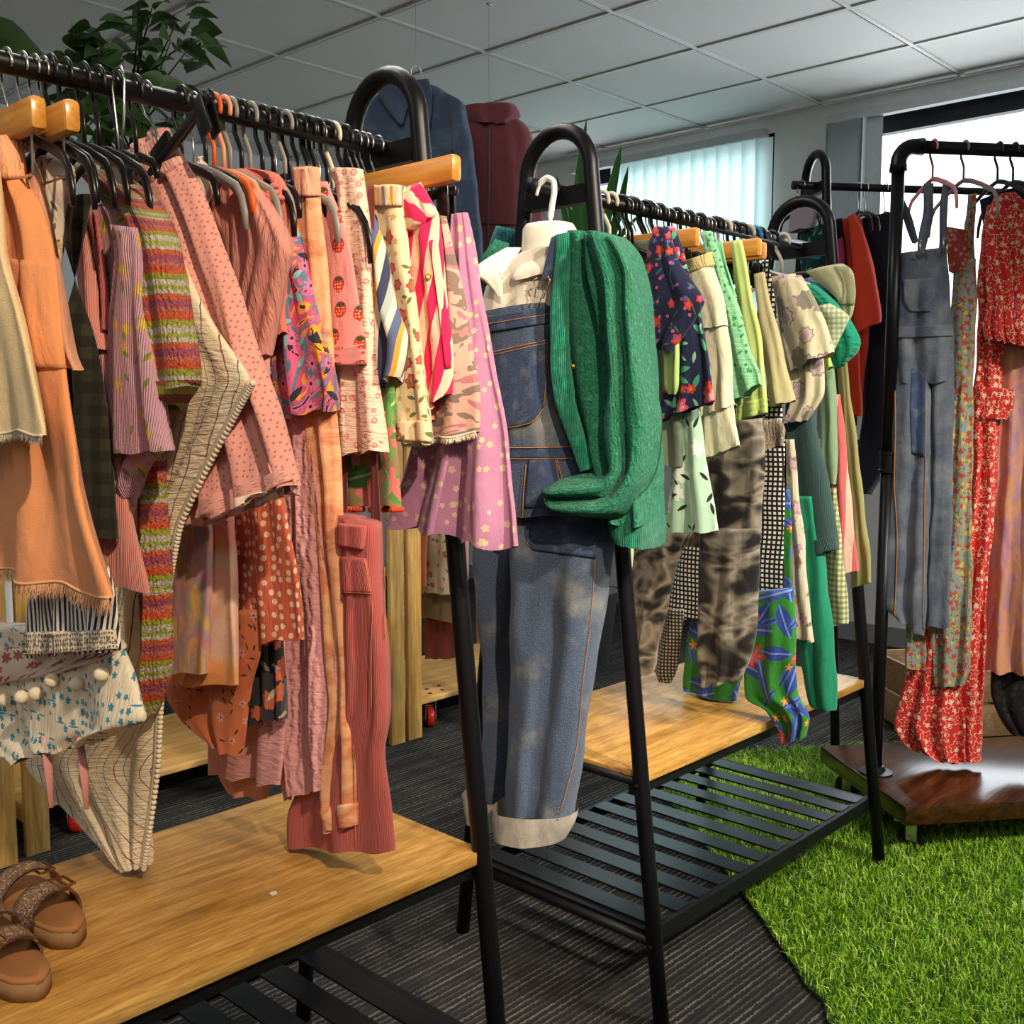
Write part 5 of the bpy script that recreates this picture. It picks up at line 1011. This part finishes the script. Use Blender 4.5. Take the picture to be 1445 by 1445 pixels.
# ================================================================== clothes on the pipe rack and the tall far rack
ZMIN[0] = .165
def pipe_pt(x, d=0.): # where the rod crosses pixel column x, d metres nearer the camera
    r = ray(x, 200); A = np.array([[PX[0], -r[0]], [PX[1], -r[1]]]); k = np.linalg.solve(A, (CAM-pf_c)[:2]); return pf_c+PX*k[0]
AR = math.degrees(math.atan2(PY[1], PY[0]))
def RP(x, yaw=60): # hangs at pixel column x of the rod, turned yaw degrees off square
    p = pipe_pt(x); a = R_(yaw); d = -PY*math.cos(a)+PX*math.sin(a)
    q = Plane((p[0], p[1])); q.d = d; n = np.array([d[1], -d[0], 0.]); q.n = n if n@(CAM-q.P) > 0 else -n; return q
def RG(name, x, rows, mat, lab, cat, yaw=60, **k): return cloth(name, rows, RP(x, yaw), mat, lab=lab, cat=cat, group=GR, **k)
def hr(x, holds, desc='black plastic hanger', yaw=60, **k):
    p = pipe_pt(x); return hanger(0, desc+' holding the '+holds, HR, at=(p[0], p[1], PT), base=math.atan2(PX[1], PX[0])-R_(yaw)*.0, **k)
MRD = fabric('worn_denim', '46506a', wear=dict(s=12, c='8d9096', lo=.42, hi=.78, g=.5, gk=.4, gs=500), bump='denim', bs=.7)
g = RG('denim_dungarees', 1300, [(1262, 360, 1337, 350), (1260, 400, 1340, 395), (1257, 450, 1343, 445), (1252, 480, 1345, 478), (1250, 540, 1346, 540)], MRD, 'worn denim dungarees with buckled straps hanging on the pipe rack', 'dungarees', nf=2, fa=.012, th=.06)
cloth('leg', [(1254, 470, 1313, 470), (1250, 560, 1313, 600), (1247, 700, 1311, 700), (1244, 800, 1309, 800), (1240, 850, 1308, 860), (1255, 862, 1305, 896)], RP(1300), MRD, g, th=.06, nf=1.6, fa=.009, off=.012, offrow=[-.03, .005, 0, 0, 0, 0], fr=.7)
cloth('leg', [(1310, 500, 1346, 500), (1313, 600, 1346, 600), (1313, 700, 1344, 700), (1309, 800, 1342, 800), (1305, 882, 1339, 886)], RP(1300), MRD, g, th=.06, nf=1, fa=.007, off=-.012, fr=.7)
cloth('strap', [(1304, 262, 1317, 262), (1303, 300, 1317, 302), (1298, 330, 1311, 335), (1294, 362, 1306, 365)], RP(1300), MRD, g, th=.008, nf=1, off=.035)
cloth('strap', [(1329, 258, 1337, 256), (1326, 300, 1337, 298), (1325, 355, 1335, 352)], RP(1300), MRD, g, th=.008, nf=1, off=.02)
cloth('strap', [(1266, 290, 1276, 284), (1276, 312, 1287, 310), (1288, 345, 1298, 342)], RP(1300), MRD, g, th=.008, nf=1, off=.015)
for px, py in ((1298, 346), (1326, 342)):
    p, n = surf(g, px, py+10); MB().tube([p+n*.02+np.array(q) for q in ((-.012, 0, .025), (-.012, 0, 0), (0, 0, -.012), (.012, 0, 0), (.012, 0, .025), (-.012, 0, .025))], .0022, 8).build('buckle', MSV, g, smooth=True)
patch('bib_pocket', g, [(1275, 395, 1320, 392), (1276, 425, 1318, 425), (1285, 440, 1312, 440)], MRD, .006)
patch('waistband', g, [(1256, 462, 1343, 458), (1255, 470, 1343, 466), (1254, 478, 1344, 474)], MRD, .006)
lg = [c for c in g.children if c.name.startswith('leg')]
patch('knee_patch', lg[0], [(1286, 520, 1306, 520), (1284, 580, 1306, 580), (1286, 640, 1304, 645)], MDD, .004)
seam('stitching', lg[0], None, THO, .0014, .002, 26, 'pale stitched seams', [[(1262, 500), (1264, 600), (1262, 680), (1266, 760), (1262, 880)], [(1305, 505), (1306, 600), (1304, 700), (1302, 890)]])
hr(1318, 'worn denim dungarees', 'pink plastic hanger', mat=MPP, half=.12)
MLB = fabric('ditsy_liberty', '9a927c', layers=[dict(k='flower', s=46, r=.34, c='b8453c', p=.8), dict(k='flower', s=46, r=.28, c='c9b04a', off=3, p=.5), dict(k='flower', s=58, r=.28, c='7f9ab0', off=8, p=.5), dict(k='leaf', s=60, r=.4, c='6d7a4c', off=5, p=.5)], bump='crinkle')
g = RG('ditsy_floral_dress', 1360, [(1346, 370, 1378, 365), (1342, 420, 1378, 420), (1340, 560, 1374, 560), (1330, 700, 1372, 700), (1312, 860, 1372, 860), (1312, 930, 1370, 938), (1318, 968, 1360, 965)], MLB, 'ditsy floral strappy dress in faded red, yellow and blue', 'dress', nf=2, fa=.008, th=.04)
cloth('strap', [(1366, 275, 1379, 272), (1362, 320, 1376, 320), (1355, 380, 1376, 380)], RP(1360), MLB, g, th=.008, nf=1)
cloth('skirt_end', [(1278, 860, 1300, 860), (1277, 910, 1306, 912), (1278, 942, 1306, 945)], RP(1335), MLB, g, th=.02, nf=1)
hr(1362, 'ditsy floral dress', 'pale wooden looking hanger with drooping arm', mat=simple('hanger_taupe', '8f7a78', .5), half=.16)
RG('red_ditsy_top', 1345, [(1334, 320, 1366, 325), (1336, 360, 1364, 360), (1338, 385, 1362, 382)], fabric('brick_ditsy', 'a8443c', layers=[dict(k='flower', s=80, r=.3, c='d09080', p=.6)], bump='crinkle'), 'brick red vest between the dungarees and the ditsy dress', 'vest', nf=1)
MRF = fabric('red_blossom', 'd3302c', layers=[dict(k='flower', s=27, r=.34, n=5, a=.3, rim='f0cdb0', c='d3302c', c2='f0cdb0', r2=.12, rnd=.7), dict(k='flower', s=44, r=.24, n=5, a=.3, c='f0cdb0', c2='d3302c', r2=.09, off=4.4, p=.45)], bump='crinkle', bs=.4)
g = RG('red_blossom_dress', 1405, [(1392, 290, 1460, 282), (1385, 330, 1460, 325), (1380, 380, 1462, 380), (1380, 450, 1440, 450), (1377, 500, 1416, 500), (1372, 575, 1412, 580), (1366, 700, 1406, 700), (1358, 820, 1394, 820), (1348, 900, 1391, 900), (1340, 1000, 1388, 1000), (1340, 1080, 1384, 1085), (1355, 1106, 1382, 1109)], MRF, 'long red dress with white blossom print and ruffled sleeves', 'dress', nf=2, fa=.010, th=.05)
cloth('ruffle_sleeve', [(1395, 283, 1425, 278), (1386, 320, 1450, 310), (1384, 380, 1460, 370), (1384, 430, 1470, 420), (1380, 460, 1475, 470), (1384, 480, 1470, 500)], RP(1405, 70), MRF, g, th=.07, nf=6, fa=.016, off=.05)
cloth('skirt_flare', [(1294, 880, 1352, 880), (1284, 930, 1356, 930), (1272, 980, 1358, 980), (1261, 1022, 1362, 1022), (1280, 1052, 1362, 1066), (1320, 1068, 1362, 1090)], RP(1380), MRF, g, th=.05, nf=3, fa=.014)
cloth('waist_ruffle', [(1372, 545, 1432, 550), (1368, 572, 1430, 576), (1366, 588, 1420, 592)], RP(1405), MRF, g, th=.05, nf=4, fa=.01, off=.01)
hr(1410, 'long red blossom dress', half=.14); hr(1432, 'pink and orange tie dye dress', half=.15)
RG('sunset_dress', 1440, [(1405, 470, 1475, 470), (1402, 600, 1475, 600), (1396, 750, 1475, 750), (1390, 880, 1475, 880), (1387, 946, 1475, 950)], fabric('sunset_dye', blotch=dict(s=9, c=['b07a92', 'c98a8c', 'd8966a', 'b8889c', 'd8a07c'], r=(.3, .7), st=(1.8, .8, 1), w=.8), bump='weave', bs=.5), 'mauve and orange tie dyed dress at the right edge', 'dress', nf=2.5, fa=.012, th=.05)
RG('navy_blouse', 1450, [(1382, 282, 1475, 250), (1384, 300, 1475, 290), (1392, 330, 1475, 340)], fabric('navy_crepe', '1c2236'), 'dark navy blouse behind the red dress at the top right', 'blouse', nf=1)
RG('black_lace_skirt', 1450, [(1400, 930, 1475, 930), (1398, 980, 1475, 980), (1410, 1010, 1475, 1020), (1425, 1035, 1475, 1042)], fabric('black_lace', '16151a', layers=[dict(k='flower', s=46, r=.3, c='2c2a26', p=.6)], bump='crinkle'), 'black lace skirt hem below the tie dyed dress', 'skirt', nf=3)

# far tall rack
O3 = np.array([3.315, 1.735, 0]); X3 = np.array([math.cos(A3), math.sin(A3), 0.]); Y3 = np.array([-X3[1], X3[0], 0])
def FPt(x, yaw=55):
    r = ray(x, 262); A = np.array([[X3[0], -r[0]], [X3[1], -r[1]]]); k = np.linalg.solve(A, (CAM-O3)[:2]); p = O3+X3*k[0]
    a = R_(yaw); d = -Y3*math.cos(a)+X3*math.sin(a); q = Plane((p[0], p[1])); q.d = d; n = np.array([d[1], -d[0], 0.]); q.n = n if n@(CAM-q.P) > 0 else -n; return q
GF = 'clothes on the tall far rack'
def FG(name, x, rows, mat, lab, cat, **k): return cloth(name, rows, FPt(x), mat, lab=lab, cat=cat, group=GF, **k)
MRJ = fabric('red_fleece', 'd8452a', bump='weave')
g = FG('red_sweatshirt', 1205, [(1186, 312, 1214, 306), (1188, 340, 1222, 340), (1192, 400, 1228, 400), (1194, 480, 1226, 480), (1192, 585, 1214, 585)], MRJ, 'orange red sports top hanging on the tall far rack', 'sports top', nf=1.5, th=.05)
cloth('sleeve', [(1196, 310, 1208, 306), (1202, 360, 1226, 350), (1204, 420, 1240, 410), (1205, 460, 1244, 450), (1210, 470, 1243, 456)], FPt(1205, 62), MRJ, g, th=.06, nf=1, off=.05)
cloth('sleeve', [(1190, 480, 1212, 480), (1193, 540, 1216, 540), (1195, 584, 1217, 587)], FPt(1205, 62), MRJ, g, th=.05, nf=1, off=.05)
MNV = fabric('navy_jersey', '161a2a')
g = FG('navy_tracksuit', 1235, [(1208, 312, 1262, 300), (1212, 400, 1268, 400), (1220, 500, 1270, 500), (1215, 600, 1262, 600), (1206, 660, 1252, 660), (1200, 694, 1230, 698)], MNV, 'dark navy tracksuit on the tall far rack behind the red sports top', 'tracksuit', nf=1.5, th=.06)
FG('black_leggings', 1195, [(1176, 312, 1190, 308), (1180, 400, 1200, 400), (1184, 500, 1206, 500), (1188, 600, 1210, 600)], fabric('black_jersey', '101014'), 'black leggings beside the red sports top', 'leggings', nf=1, th=.05)
FG('teal_swimsuit', 1172, [(1168, 312, 1180, 312), (1170, 350, 1182, 350), (1172, 370, 1180, 368)], fabric('teal_lycra', '1a8f92'), 'teal swimsuit edge seen past the far hoop of the middle rack', 'swimsuit', nf=1, th=.05)
FG('magenta_vest', 1180, [(1178, 340, 1190, 335), (1176, 370, 1192, 365), (1178, 395, 1190, 390)], fabric('magenta_jersey', 'b8406a'), 'magenta vest behind the far hoop of the middle rack', 'vest', nf=1, th=.04)
FG('palm_print_top', 1140, [(1130, 330, 1168, 315), (1128, 360, 1166, 350), (1130, 392, 1162, 385)], fabric('palm_print', '123c40', layers=[dict(k='leaf', s=16, r=.48, w=.3, c='2f7f58', c2='9ab87c'), dict(k='leaf', s=20, r=.42, w=.3, c='1f8f9c', off=4, p=.6)]), 'dark palm leaf print top framed by the far hoop of the middle rack', 'top', nf=1, th=.05)
FG('lilac_bag', 1125, [(1116, 300, 1160, 288), (1114, 315, 1158, 305), (1113, 328, 1150, 322)], fabric('grey_lilac', 'a59aa8'), 'pale lilac folded top on the end of the tall far rack', 'top', nf=1, th=.06)
for x_, d_ in ((1222, 'navy tracksuit'), (1250, 'black leggings'), (1212, 'red sports top')):
    p = FPt(x_).P; hanger(0, 'thin wire hanger holding the '+d_, 'hangers on the tall far rack', kind='wire', at=(p[0], p[1], 1.868), base=A3, half=.10)
p = O3+X3*(-.05)+Y3*0; hanger(0, 'lone silver hook curling past the end of the tall far rack', 'hangers on the tall far rack', kind='wire', at=(p[0], p[1], 1.868), base=A3+.5, half=.08)

# ================================================================== jackets hung high behind, baby clothes on the plywood rack, plants, sandals
def BP(u, v, yaw=0): # a plane facing the camera
    q = Plane((u, v)); a = math.atan2(_rt[1], _rt[0])+R_(yaw); q.d = np.array([math.cos(a), math.sin(a), 0.]); n = np.array([q.d[1], -q.d[0], 0.]); q.n = n if n@(CAM-q.P) > 0 else -n; return q
ZMIN[0] = .13
rl = MB().tube([(1.7, 2.98, 2.215), (3.5, 2.98, 2.215)], .011, 12)
J1 = BP(2.44, 2.72, -8)
MDJ = fabric('indigo_denim', '33465f', wear=dict(s=14, c='62707f', lo=.45, hi=.8, g=.4, gk=.4), bump='denim', bs=.5)
g = cloth('denim_jacket', [(548, 128, 622, 125), (516, 146, 655, 150), (508, 175, 662, 185), (508, 240, 664, 250), (510, 330, 664, 330), (512, 400, 662, 400)], J1, MDJ, th=.12, nf=2, fa=.008, lab='dark indigo denim jacket hung high behind the hoop of the left rack', cat='jacket', group='jackets hung high at the back')
cloth('sleeve', [(634, 138, 658, 152), (640, 190, 668, 195), (645, 270, 676, 270), (650, 350, 684, 345), (655, 420, 688, 420)], J1, MDJ, g, th=.09, nf=1.5, off=.03)
cloth('collar', [(549, 122, 585, 130), (542, 140, 585, 155), (555, 165, 578, 180), (568, 182, 578, 184)], J1, MDJ, g, th=.02, nf=1, off=.075)
cloth('collar', [(592, 124, 612, 121), (596, 145, 618, 140), (602, 170, 615, 172), (606, 190, 612, 192)], J1, MDJ, g, th=.02, nf=1, off=.075)
patch('chest_pocket', g, [(600, 208, 638, 210), (601, 222, 637, 224), (603, 230, 634, 232)], MDJ, .006); patch('chest_pocket', g, [(525, 208, 558, 206), (526, 222, 558, 220), (530, 230, 556, 229)], MDJ, .006)
for pp_ in ([(549, 122), (544, 140), (558, 166), (570, 183), (580, 181), (586, 140)], [(612, 121), (618, 140), (615, 171), (609, 191), (604, 180), (593, 140)]): seam('collar_stitching', g, None, simple('collar_thread', '7a7c80', .8), .0012, .012, 20, None, [pp_]) if False else None
patch('button_band', g, [(583, 182, 591, 182), (584, 280, 592, 280), (585, 390, 593, 390)], MDD, .006)
J2 = BP(2.82, 2.76, -4)
MMJ = fabric('maroon_nylon', '85474c', bump='weave', bs=.6)
g = cloth('maroon_jacket', [(664, 162, 716, 160), (652, 176, 742, 176), (650, 210, 752, 200), (652, 260, 760, 260), (654, 330, 768, 330), (656, 400, 770, 400)], J2, MMJ, th=.12, nf=2.5, fa=.008, lab='maroon zipped hooded jacket hung high between the two nearer racks', cat='jacket', group='jackets hung high at the back')
cloth('hood', [(650, 156, 728, 152), (652, 168, 736, 166), (668, 180, 722, 182)], J2, MMJ, g, th=.10, nf=2, fa=.008, off=.03)
seam('zip', g, [(691, 180), (690, 260), (688, 390)], simple('zip_grey', '6d5a5c', .5), .0045, .002)
seam('waist_seam', g, [(660, 316), (766, 318)], fabric('maroon_dark', '4a242b'), .004, .001)
patch('neck_label', g, [(672, 163, 684, 162), (672, 166, 684, 165)], simple('label_white', 'd8d4d0', .7), .05) if False else None
for q_, d_, z_ in ((J1.at((J1.hit(588, 200)[0], 0)), 'dark denim jacket', 2.245), (J2.at((J2.hit(690, 200)[0], 0)), 'maroon jacket', 2.225)):
    hanger(0, 'thin hanger holding the '+d_, 'hangers high at the back', kind='wire', at=(q_[0], q_[1], z_), base=math.atan2(_fw[1], _fw[0]), half=.15)
    r = empty('ceiling_hook', (q_[0], q_[1], CH), 'thin clear line dropping from the ceiling to the '+d_, 'hanging line')
    MB().tube([(q_[0], q_[1], CH-.008), (q_[0], q_[1], z_+.019)], .0006, 6).build('line', simple('nylon_line', '9a9a98', .4), r)
    MB().box((q_[0], q_[1], CH-.012), (.02, .012, .006), None, .001).build('clip', MSV, r)

GB = 'baby clothes on the plywood rack'
def BG(name, t_, rows, mat, lab, cat, **k): return cloth(name, rows, Plane((t_, 2.93)), mat, lab=lab, cat=cat, group=GB, **k)
BG('peach_tee', 2.47, [(560, 560, 600, 560), (562, 680, 606, 700), (570, 828, 602, 826)], fabric('bright_peach', 'd8875e'), 'peach T-shirt on the plywood rack, next to the post', 't-shirt', nf=1.5)
BG('tiny_floral_dress', 2.42, [(560, 600, 580, 600), (566, 780, 584, 780), (572, 900, 585, 904)], fabric('tiny_floral', 'c99a94', layers=[dict(k='flower', s=60, r=.3, c='8a9a6a', p=.6), dict(k='flower', s=50, r=.3, c='c05a5a', off=4, p=.6)]), 'tiny floral dress hem against the plywood post', 'dress', nf=1)
BG('cream_floral_dress', 2.53, [(590, 560, 625, 560), (588, 700, 640, 720), (584, 835, 648, 840)], fabric('cream_ditsy', 'd8c8a8', layers=[dict(k='flower', s=26, r=.22, c='c0603c', p=.5), dict(k='leaf', s=30, r=.3, c='6d7a5a', off=3, p=.5)]), 'cream dress with sparse flowers on the plywood rack', 'dress', nf=2)
BG('beige_dress', 2.56, [(590, 640, 640, 640), (588, 760, 646, 760), (586, 868, 650, 880)], fabric('beige_linen', '8f7a5e'), 'beige linen dress under the cream flowered one', 'dress', nf=2)
BG('rust_border_dress', 2.60, [(600, 640, 650, 640), (600, 800, 655, 800), (602, 930, 655, 928)], fabric('rust_border', stripes=dict(ax='y', s=[(.5, '8a4034'), (.03, 'd0c4b4'), (.05, '3f2a66'), (.03, 'd0c4b4')]), bump='weave'), 'rust dress with a purple patterned border on the plywood rack', 'dress', nf=2)
BG('white_bodysuit', 2.37, [(522, 640, 538, 640), (530, 740, 540, 740), (532, 798, 541, 798)], fabric('white_jersey', 'cfc4b4'), 'white bodysuit edge between corduroy trousers and plywood post', 'bodysuit', nf=1)
BG('pink_white_dress', 2.72, [(636, 640, 660, 640), (640, 780, 662, 780), (646, 884, 660, 884)], fabric('pink_white', 'd8a8a0'), 'pale pink dress seen past the left rack post', 'dress', nf=1)
for k, t_ in enumerate((2.42, 2.47, 2.53, 2.56, 2.60, 2.37, 2.72)):
    hanger(0, 'small black hanger on the rod of the plywood rack', GB.replace('baby clothes', 'hangers'), at=(t_, 2.93, 1.23), half=.11) if 2.362 < t_ < 3.3 else None

# ---- plants
MLEAF = None
def leaf_mat(name, c1, c2):
    t = NT(name); f = t.noise(t.obj(), 14, 2); d = t.mix(f, lin(c1), lin(c2)); return t.done(d, .42, None, 0, .4)
MFI = leaf_mat('ficus_leaf', '2c4a20', '4f7434'); MYU = leaf_mat('yucca_leaf', '245c24', '4a9440'); MBARK = simple('bark', '2a1f16', .8); MPOT = simple('pot', '3a3a3c', .6)
def leaf(mb, base, dirv, ln_, w, rg, droop=.25, roll=0.):
    d = np.array(dirv, float); d /= np.linalg.norm(d); s = np.cross(d, [0, 0, 1.]); s /= (np.linalg.norm(s)+1e-9); u_ = np.cross(s, d); s, u_ = s*math.cos(roll)+u_*math.sin(roll), u_*math.cos(roll)-s*math.sin(roll); n = 6; vv = []; ff = []
    for i in range(n+1):
        f = i/n; c = base+d*(ln_*f)-np.array([0, 0, 1.])*(droop*ln_*f*f); ww = w*(math.sin(PI*min(1, f*1.02)**.75)+.02)*(1-.15*f)
        vv += [c-s*ww+u_*ww*.28, c, c+s*ww+u_*ww*.28]
    for i in range(n): k = 3*i; ff += [(k, k+1, k+4, k+3), (k+1, k+2, k+5, k+4)]
    mb.add(vv, ff)
fr_ = empty('ficus', (1.76, 3.30, 0), 'leafy dark green ficus behind the left rack', 'plant')
rg = random.Random(12)
MB().lathe([(.12, 0), (.15, .28), (.155, .30), (.14, .30), (.13, .27), (.001, .27)], (1.76, 3.35, 0), n=26).build('pot', MPOT, fr_)
st = MB(); st.tube([(1.76, 3.35, .25), (1.75, 3.35, .8), (1.77, 3.36, 1.4), (1.74, 3.35, 1.95), (1.80, 3.35, 2.38)], [.014, .013, .010, .007, .003], 8)
lv = []
for (px, py) in [(150, 60), (200, 70), (250, 30), (120, 90), (265, 70), (180, 130), (230, 110), (130, 150), (90, 130), (250, 130), (160, 170), (100, 60), (215, 10), (195, 45), (240, 60), (275, 55), (110, 120), (170, 95), (205, 150), (260, 170), (140, 200), (95, 190)]:
    Q_ = onv_(px, py, 2.25+rg.uniform(-.08, .08)) if False else CAM+ray(px, py)*((3.30+rg.uniform(-.12, .12))/ray(px, py)[1])
    b0 = np.array([1.76, 3.35, max(1.5, Q_[2]-rg.uniform(.12, .35))]); st.tube([b0, b0*.4+Q_*.6+np.array([0, 0, .02]), Q_], [.004, .003, .0015], 6)
    for k in range(7):
        a = rg.uniform(0, 6.28); dv = np.array([math.cos(a), math.sin(a), rg.uniform(-.35, .6)]); mb = MB(); leaf(mb, Q_+dv*rg.uniform(0, .05)+np.array([0, 0, rg.uniform(-.05, .05)]), dv, rg.uniform(.075, .13), rg.uniform(.026, .040), rg, rg.uniform(.1, .5), rg.uniform(-1.4, 1.4)); lv.append(mb)
st.build('stem', MBARK, fr_, smooth=True)
for k, mb in enumerate(lv[:100]): mb.build('leaf', MFI, fr_, smooth=True)
rest = MB(); [rest.add(m_.v, m_.f) for m_ in lv[100:]]; q = rest.build('foliage', MFI, fr_, smooth=True); q['kind'] = 'stuff'
bl = empty('rubber_plant', (1.22, 3.40, 0), 'large dark rubber plant leaf at the top left corner', 'plant')
MB().lathe([(.10, 0), (.13, .25), (.12, .25), (.001, .22)], (1.22, 3.40, 0), n=24).build('pot', MPOT, bl)
MB().tube([(1.22, 3.40, .2), (1.24, 3.39, 1.0), (1.26, 3.37, 1.7), (1.27, 3.37, 2.2)], [.013, .011, .008, .005], 8).build('stem', MBARK, bl, smooth=True)
Q_ = CAM+ray(6, 48)*(3.36/ray(6, 48)[1])
for k, (dv, l_, w_) in enumerate((((-.2, .3, .5), .10, .05), ((.70, -.7, -.12), .20, .078), ((-.7, .5, .3), .18, .07), ((-.3, -.6, .2), .15, .06))):
    mb = MB(); leaf(mb, Q_-np.array([.06, -.05, .0])+np.array([0, 0, -.02*k]), dv, l_, w_, rg, .1, 1.25 if k == 1 else .3); mb.build('leaf', MFI, bl, smooth=True)
yu = empty('yucca', (3.62, 2.98, 0), 'yucca with tall pointed green leaves in front of the window', 'plant')
MB().lathe([(.13, 0), (.17, .32), (.16, .32), (.001, .28)], (3.62, 2.98, 0), n=26).build('pot', MPOT, yu)
MB().tube([(3.62, 2.98, .28), (3.62, 2.98, .9), (3.63, 2.97, 1.6)], [.03, .028, .022], 10).build('trunk', MBARK, yu, smooth=True)
for k, (px, py, wd) in enumerate(((828, 166, .030), (877, 205, .036), (887, 232, .026), (800, 285, .025), (785, 245, .02), (850, 290, .03), (905, 300, .022), (792, 262, .02), (815, 230, .026), (865, 330, .025))):
    tip = CAM+ray(px, py)*((3.62+.08*math.sin(k*2.1))/ray(px, py)[0]); b0 = np.array([3.62+.02*math.sin(k*1.7), 2.98+.02*math.cos(k*1.7), 1.62]); vv = []; ff = []; n = 10; dr = tip-b0; s = np.cross(dr, _F); s /= np.linalg.norm(s)
    for i in range(n+1):
        f = i/n; c = b0+dr*f+np.array([.03*math.sin(k), .03*math.cos(k), 0])*math.sin(PI*f); ww = wd*(.5+.6*math.sin(PI*f*.8))*(1-f)**.45; vv += [c-s*ww, c-_F*ww*.3*-1, c+s*ww]
    for i in range(n): q = 3*i; ff += [(q, q+1, q+4, q+3), (q+1, q+2, q+5, q+4)]
    MB().add(vv, ff).build('leaf', MYU, yu, smooth=True)

# ---- glittery sandals on the left shelf
MCORK = simple('sole_brown', '8d6a48', .7, bump=.3); MFB = simple('suede_footbed', 'a06c40', .85, bump=.25)
t = NT('rose_gold_glitter'); gl_ = t.vor(t.v_('SCALE', t.obj(), 620), 1., 'F1', '3D')['Color']; gx = t.xyz(gl_)[0]
MGL = t.done(t.mix(t.m_('GREATER_THAN', gx, .72), lin('8a6450'), lin('e8cfa8')), t.m_('SUBTRACT', .6, t.m_('MULTIPLY', t.m_('GREATER_THAN', gx, .72), .42)), None, .55, .5)
MCU = simple('copper_buckle', 'b87a50', .2, .9)
def sandal(toe, dirv, lab, side, ln_=.205):
    d = np.array([*dirv, 0.]); d /= np.linalg.norm(d); s = np.array([-d[1], d[0], 0]); o_ = np.array([*toe, .4715]); r = empty('sandal', o_-d*ln_*.5, lab, 'sandal', 'sandals on the left shelf')
    def wid(f): return .041*(.55+.45*math.sin(PI*min(1, .25+.8*(1-f)**.9)))*min(1, (f/.10)**.5 if f < .10 else 1)*min(1, ((1-f)/.12)**.5 if f > .88 else 1) if 0 < f < 1 else .001
    def outline(sc_): return [( -ln_*f, wid(f)*sc_+.004*math.sin(PI*f)*side) for f in np.linspace(.004, .996, 22)]+[(-ln_*f, -wid(f)*sc_+.004*math.sin(PI*f)*side) for f in np.linspace(.996, .004, 22)]
    def slab(nm, z0, z1, sc_, mat, dish=0):
        P_ = outline(sc_); n = len(P_); vv = [o_+d*x+s*y+ZZ*z for z in (z0, z1) for x, y in P_]; c = n//2
        ff = [(i, (i+1) % n, n+(i+1) % n, n+i) for i in range(n)]
        vv2 = [o_+d*(-ln_/2+(x+ln_/2)*.82)+s*(y*.7)+ZZ*(z1-dish) for x, y in P_]; vv += vv2; ff += [(n+i, n+(i+1) % n, 2*n+(i+1) % n, 2*n+i) for i in range(n)]
        ff += [(2*n+i, 2*n+i+1, 2*n+n-2-i, 2*n+n-1-i) for i in range(n//2-1)]+[tuple(range(n-1, -1, -1))]
        return mesh(nm, vv, ff, mat, r)
    slab('sole', 0, .021, 1.0, MCORK); slab('footbed', .019, .028, .95, MFB, .005)
    for f0, f1, nm in ((.25, .46, 'front_strap'), (.57, .74, 'back_strap')):
        vv = []; ff = []; n = 14
        for j in range(5):
            f = f0+(f1-f0)*j/4; w = wid(f)+.003
            for lay in (0, 1):
                for i in range(n+1):
                    a = PI*i/n; vv.append(o_+d*(-ln_*f)+s*(-math.cos(a)*(w-.002*lay)+.004*side)+ZZ*(.014+(math.sin(a)**.7)*(.044+.008*(f > .5)-.0025*lay)))
        m = n+1
        for j in range(4):
            for lay in (0, 1):
                for i in range(n):
                    k = (2*j+lay)*m+i; q = (2*(j+1)+lay)*m+i; ff.append((k, k+1, q+1, q))
        for i in range(n):
            ff.append((i, i+1, m+i+1, m+i)); k = 8*m+i; ff.append((k, k+1, k+m+1, k+m))
        b = mesh(nm, vv, ff, MGL, r)
        fm = (f0+f1)/2; c = o_+d*(-ln_*fm)+s*(side*wid(fm)*.62)+ZZ*.056; hw_ = .0155
        MB().tube([c+d*hw_+s*.010, c+d*hw_-s*.010, c-d*hw_-s*.010, c-d*hw_+s*.010, c+d*hw_+s*.010], .0019, 8).build('buckle', MCU, b)
        MB().tube([c+d*hw_, c-d*hw_], .0012, 6).build('buckle_pin', MCU, b)
    return r
sandal((.548, 1.262), (.06, -1.), 'rose gold glitter sandal with buckled straps, farther of the pair', 1)
sandal((.468, 1.176), (.04, -1.), 'rose gold glitter sandal with buckled straps, nearer the shelf front', -1)
MB0 = MB().box((.80, 1.205, .4735), (.010, .007, .004), None, .0015)
tag(MB0.build('plastic_scrap', simple('scrap_white', 'd8d0c4', .4), None, (.80, 1.205, .4735)), 'tiny white plastic scrap lying on the left oak shelf', 'scrap')
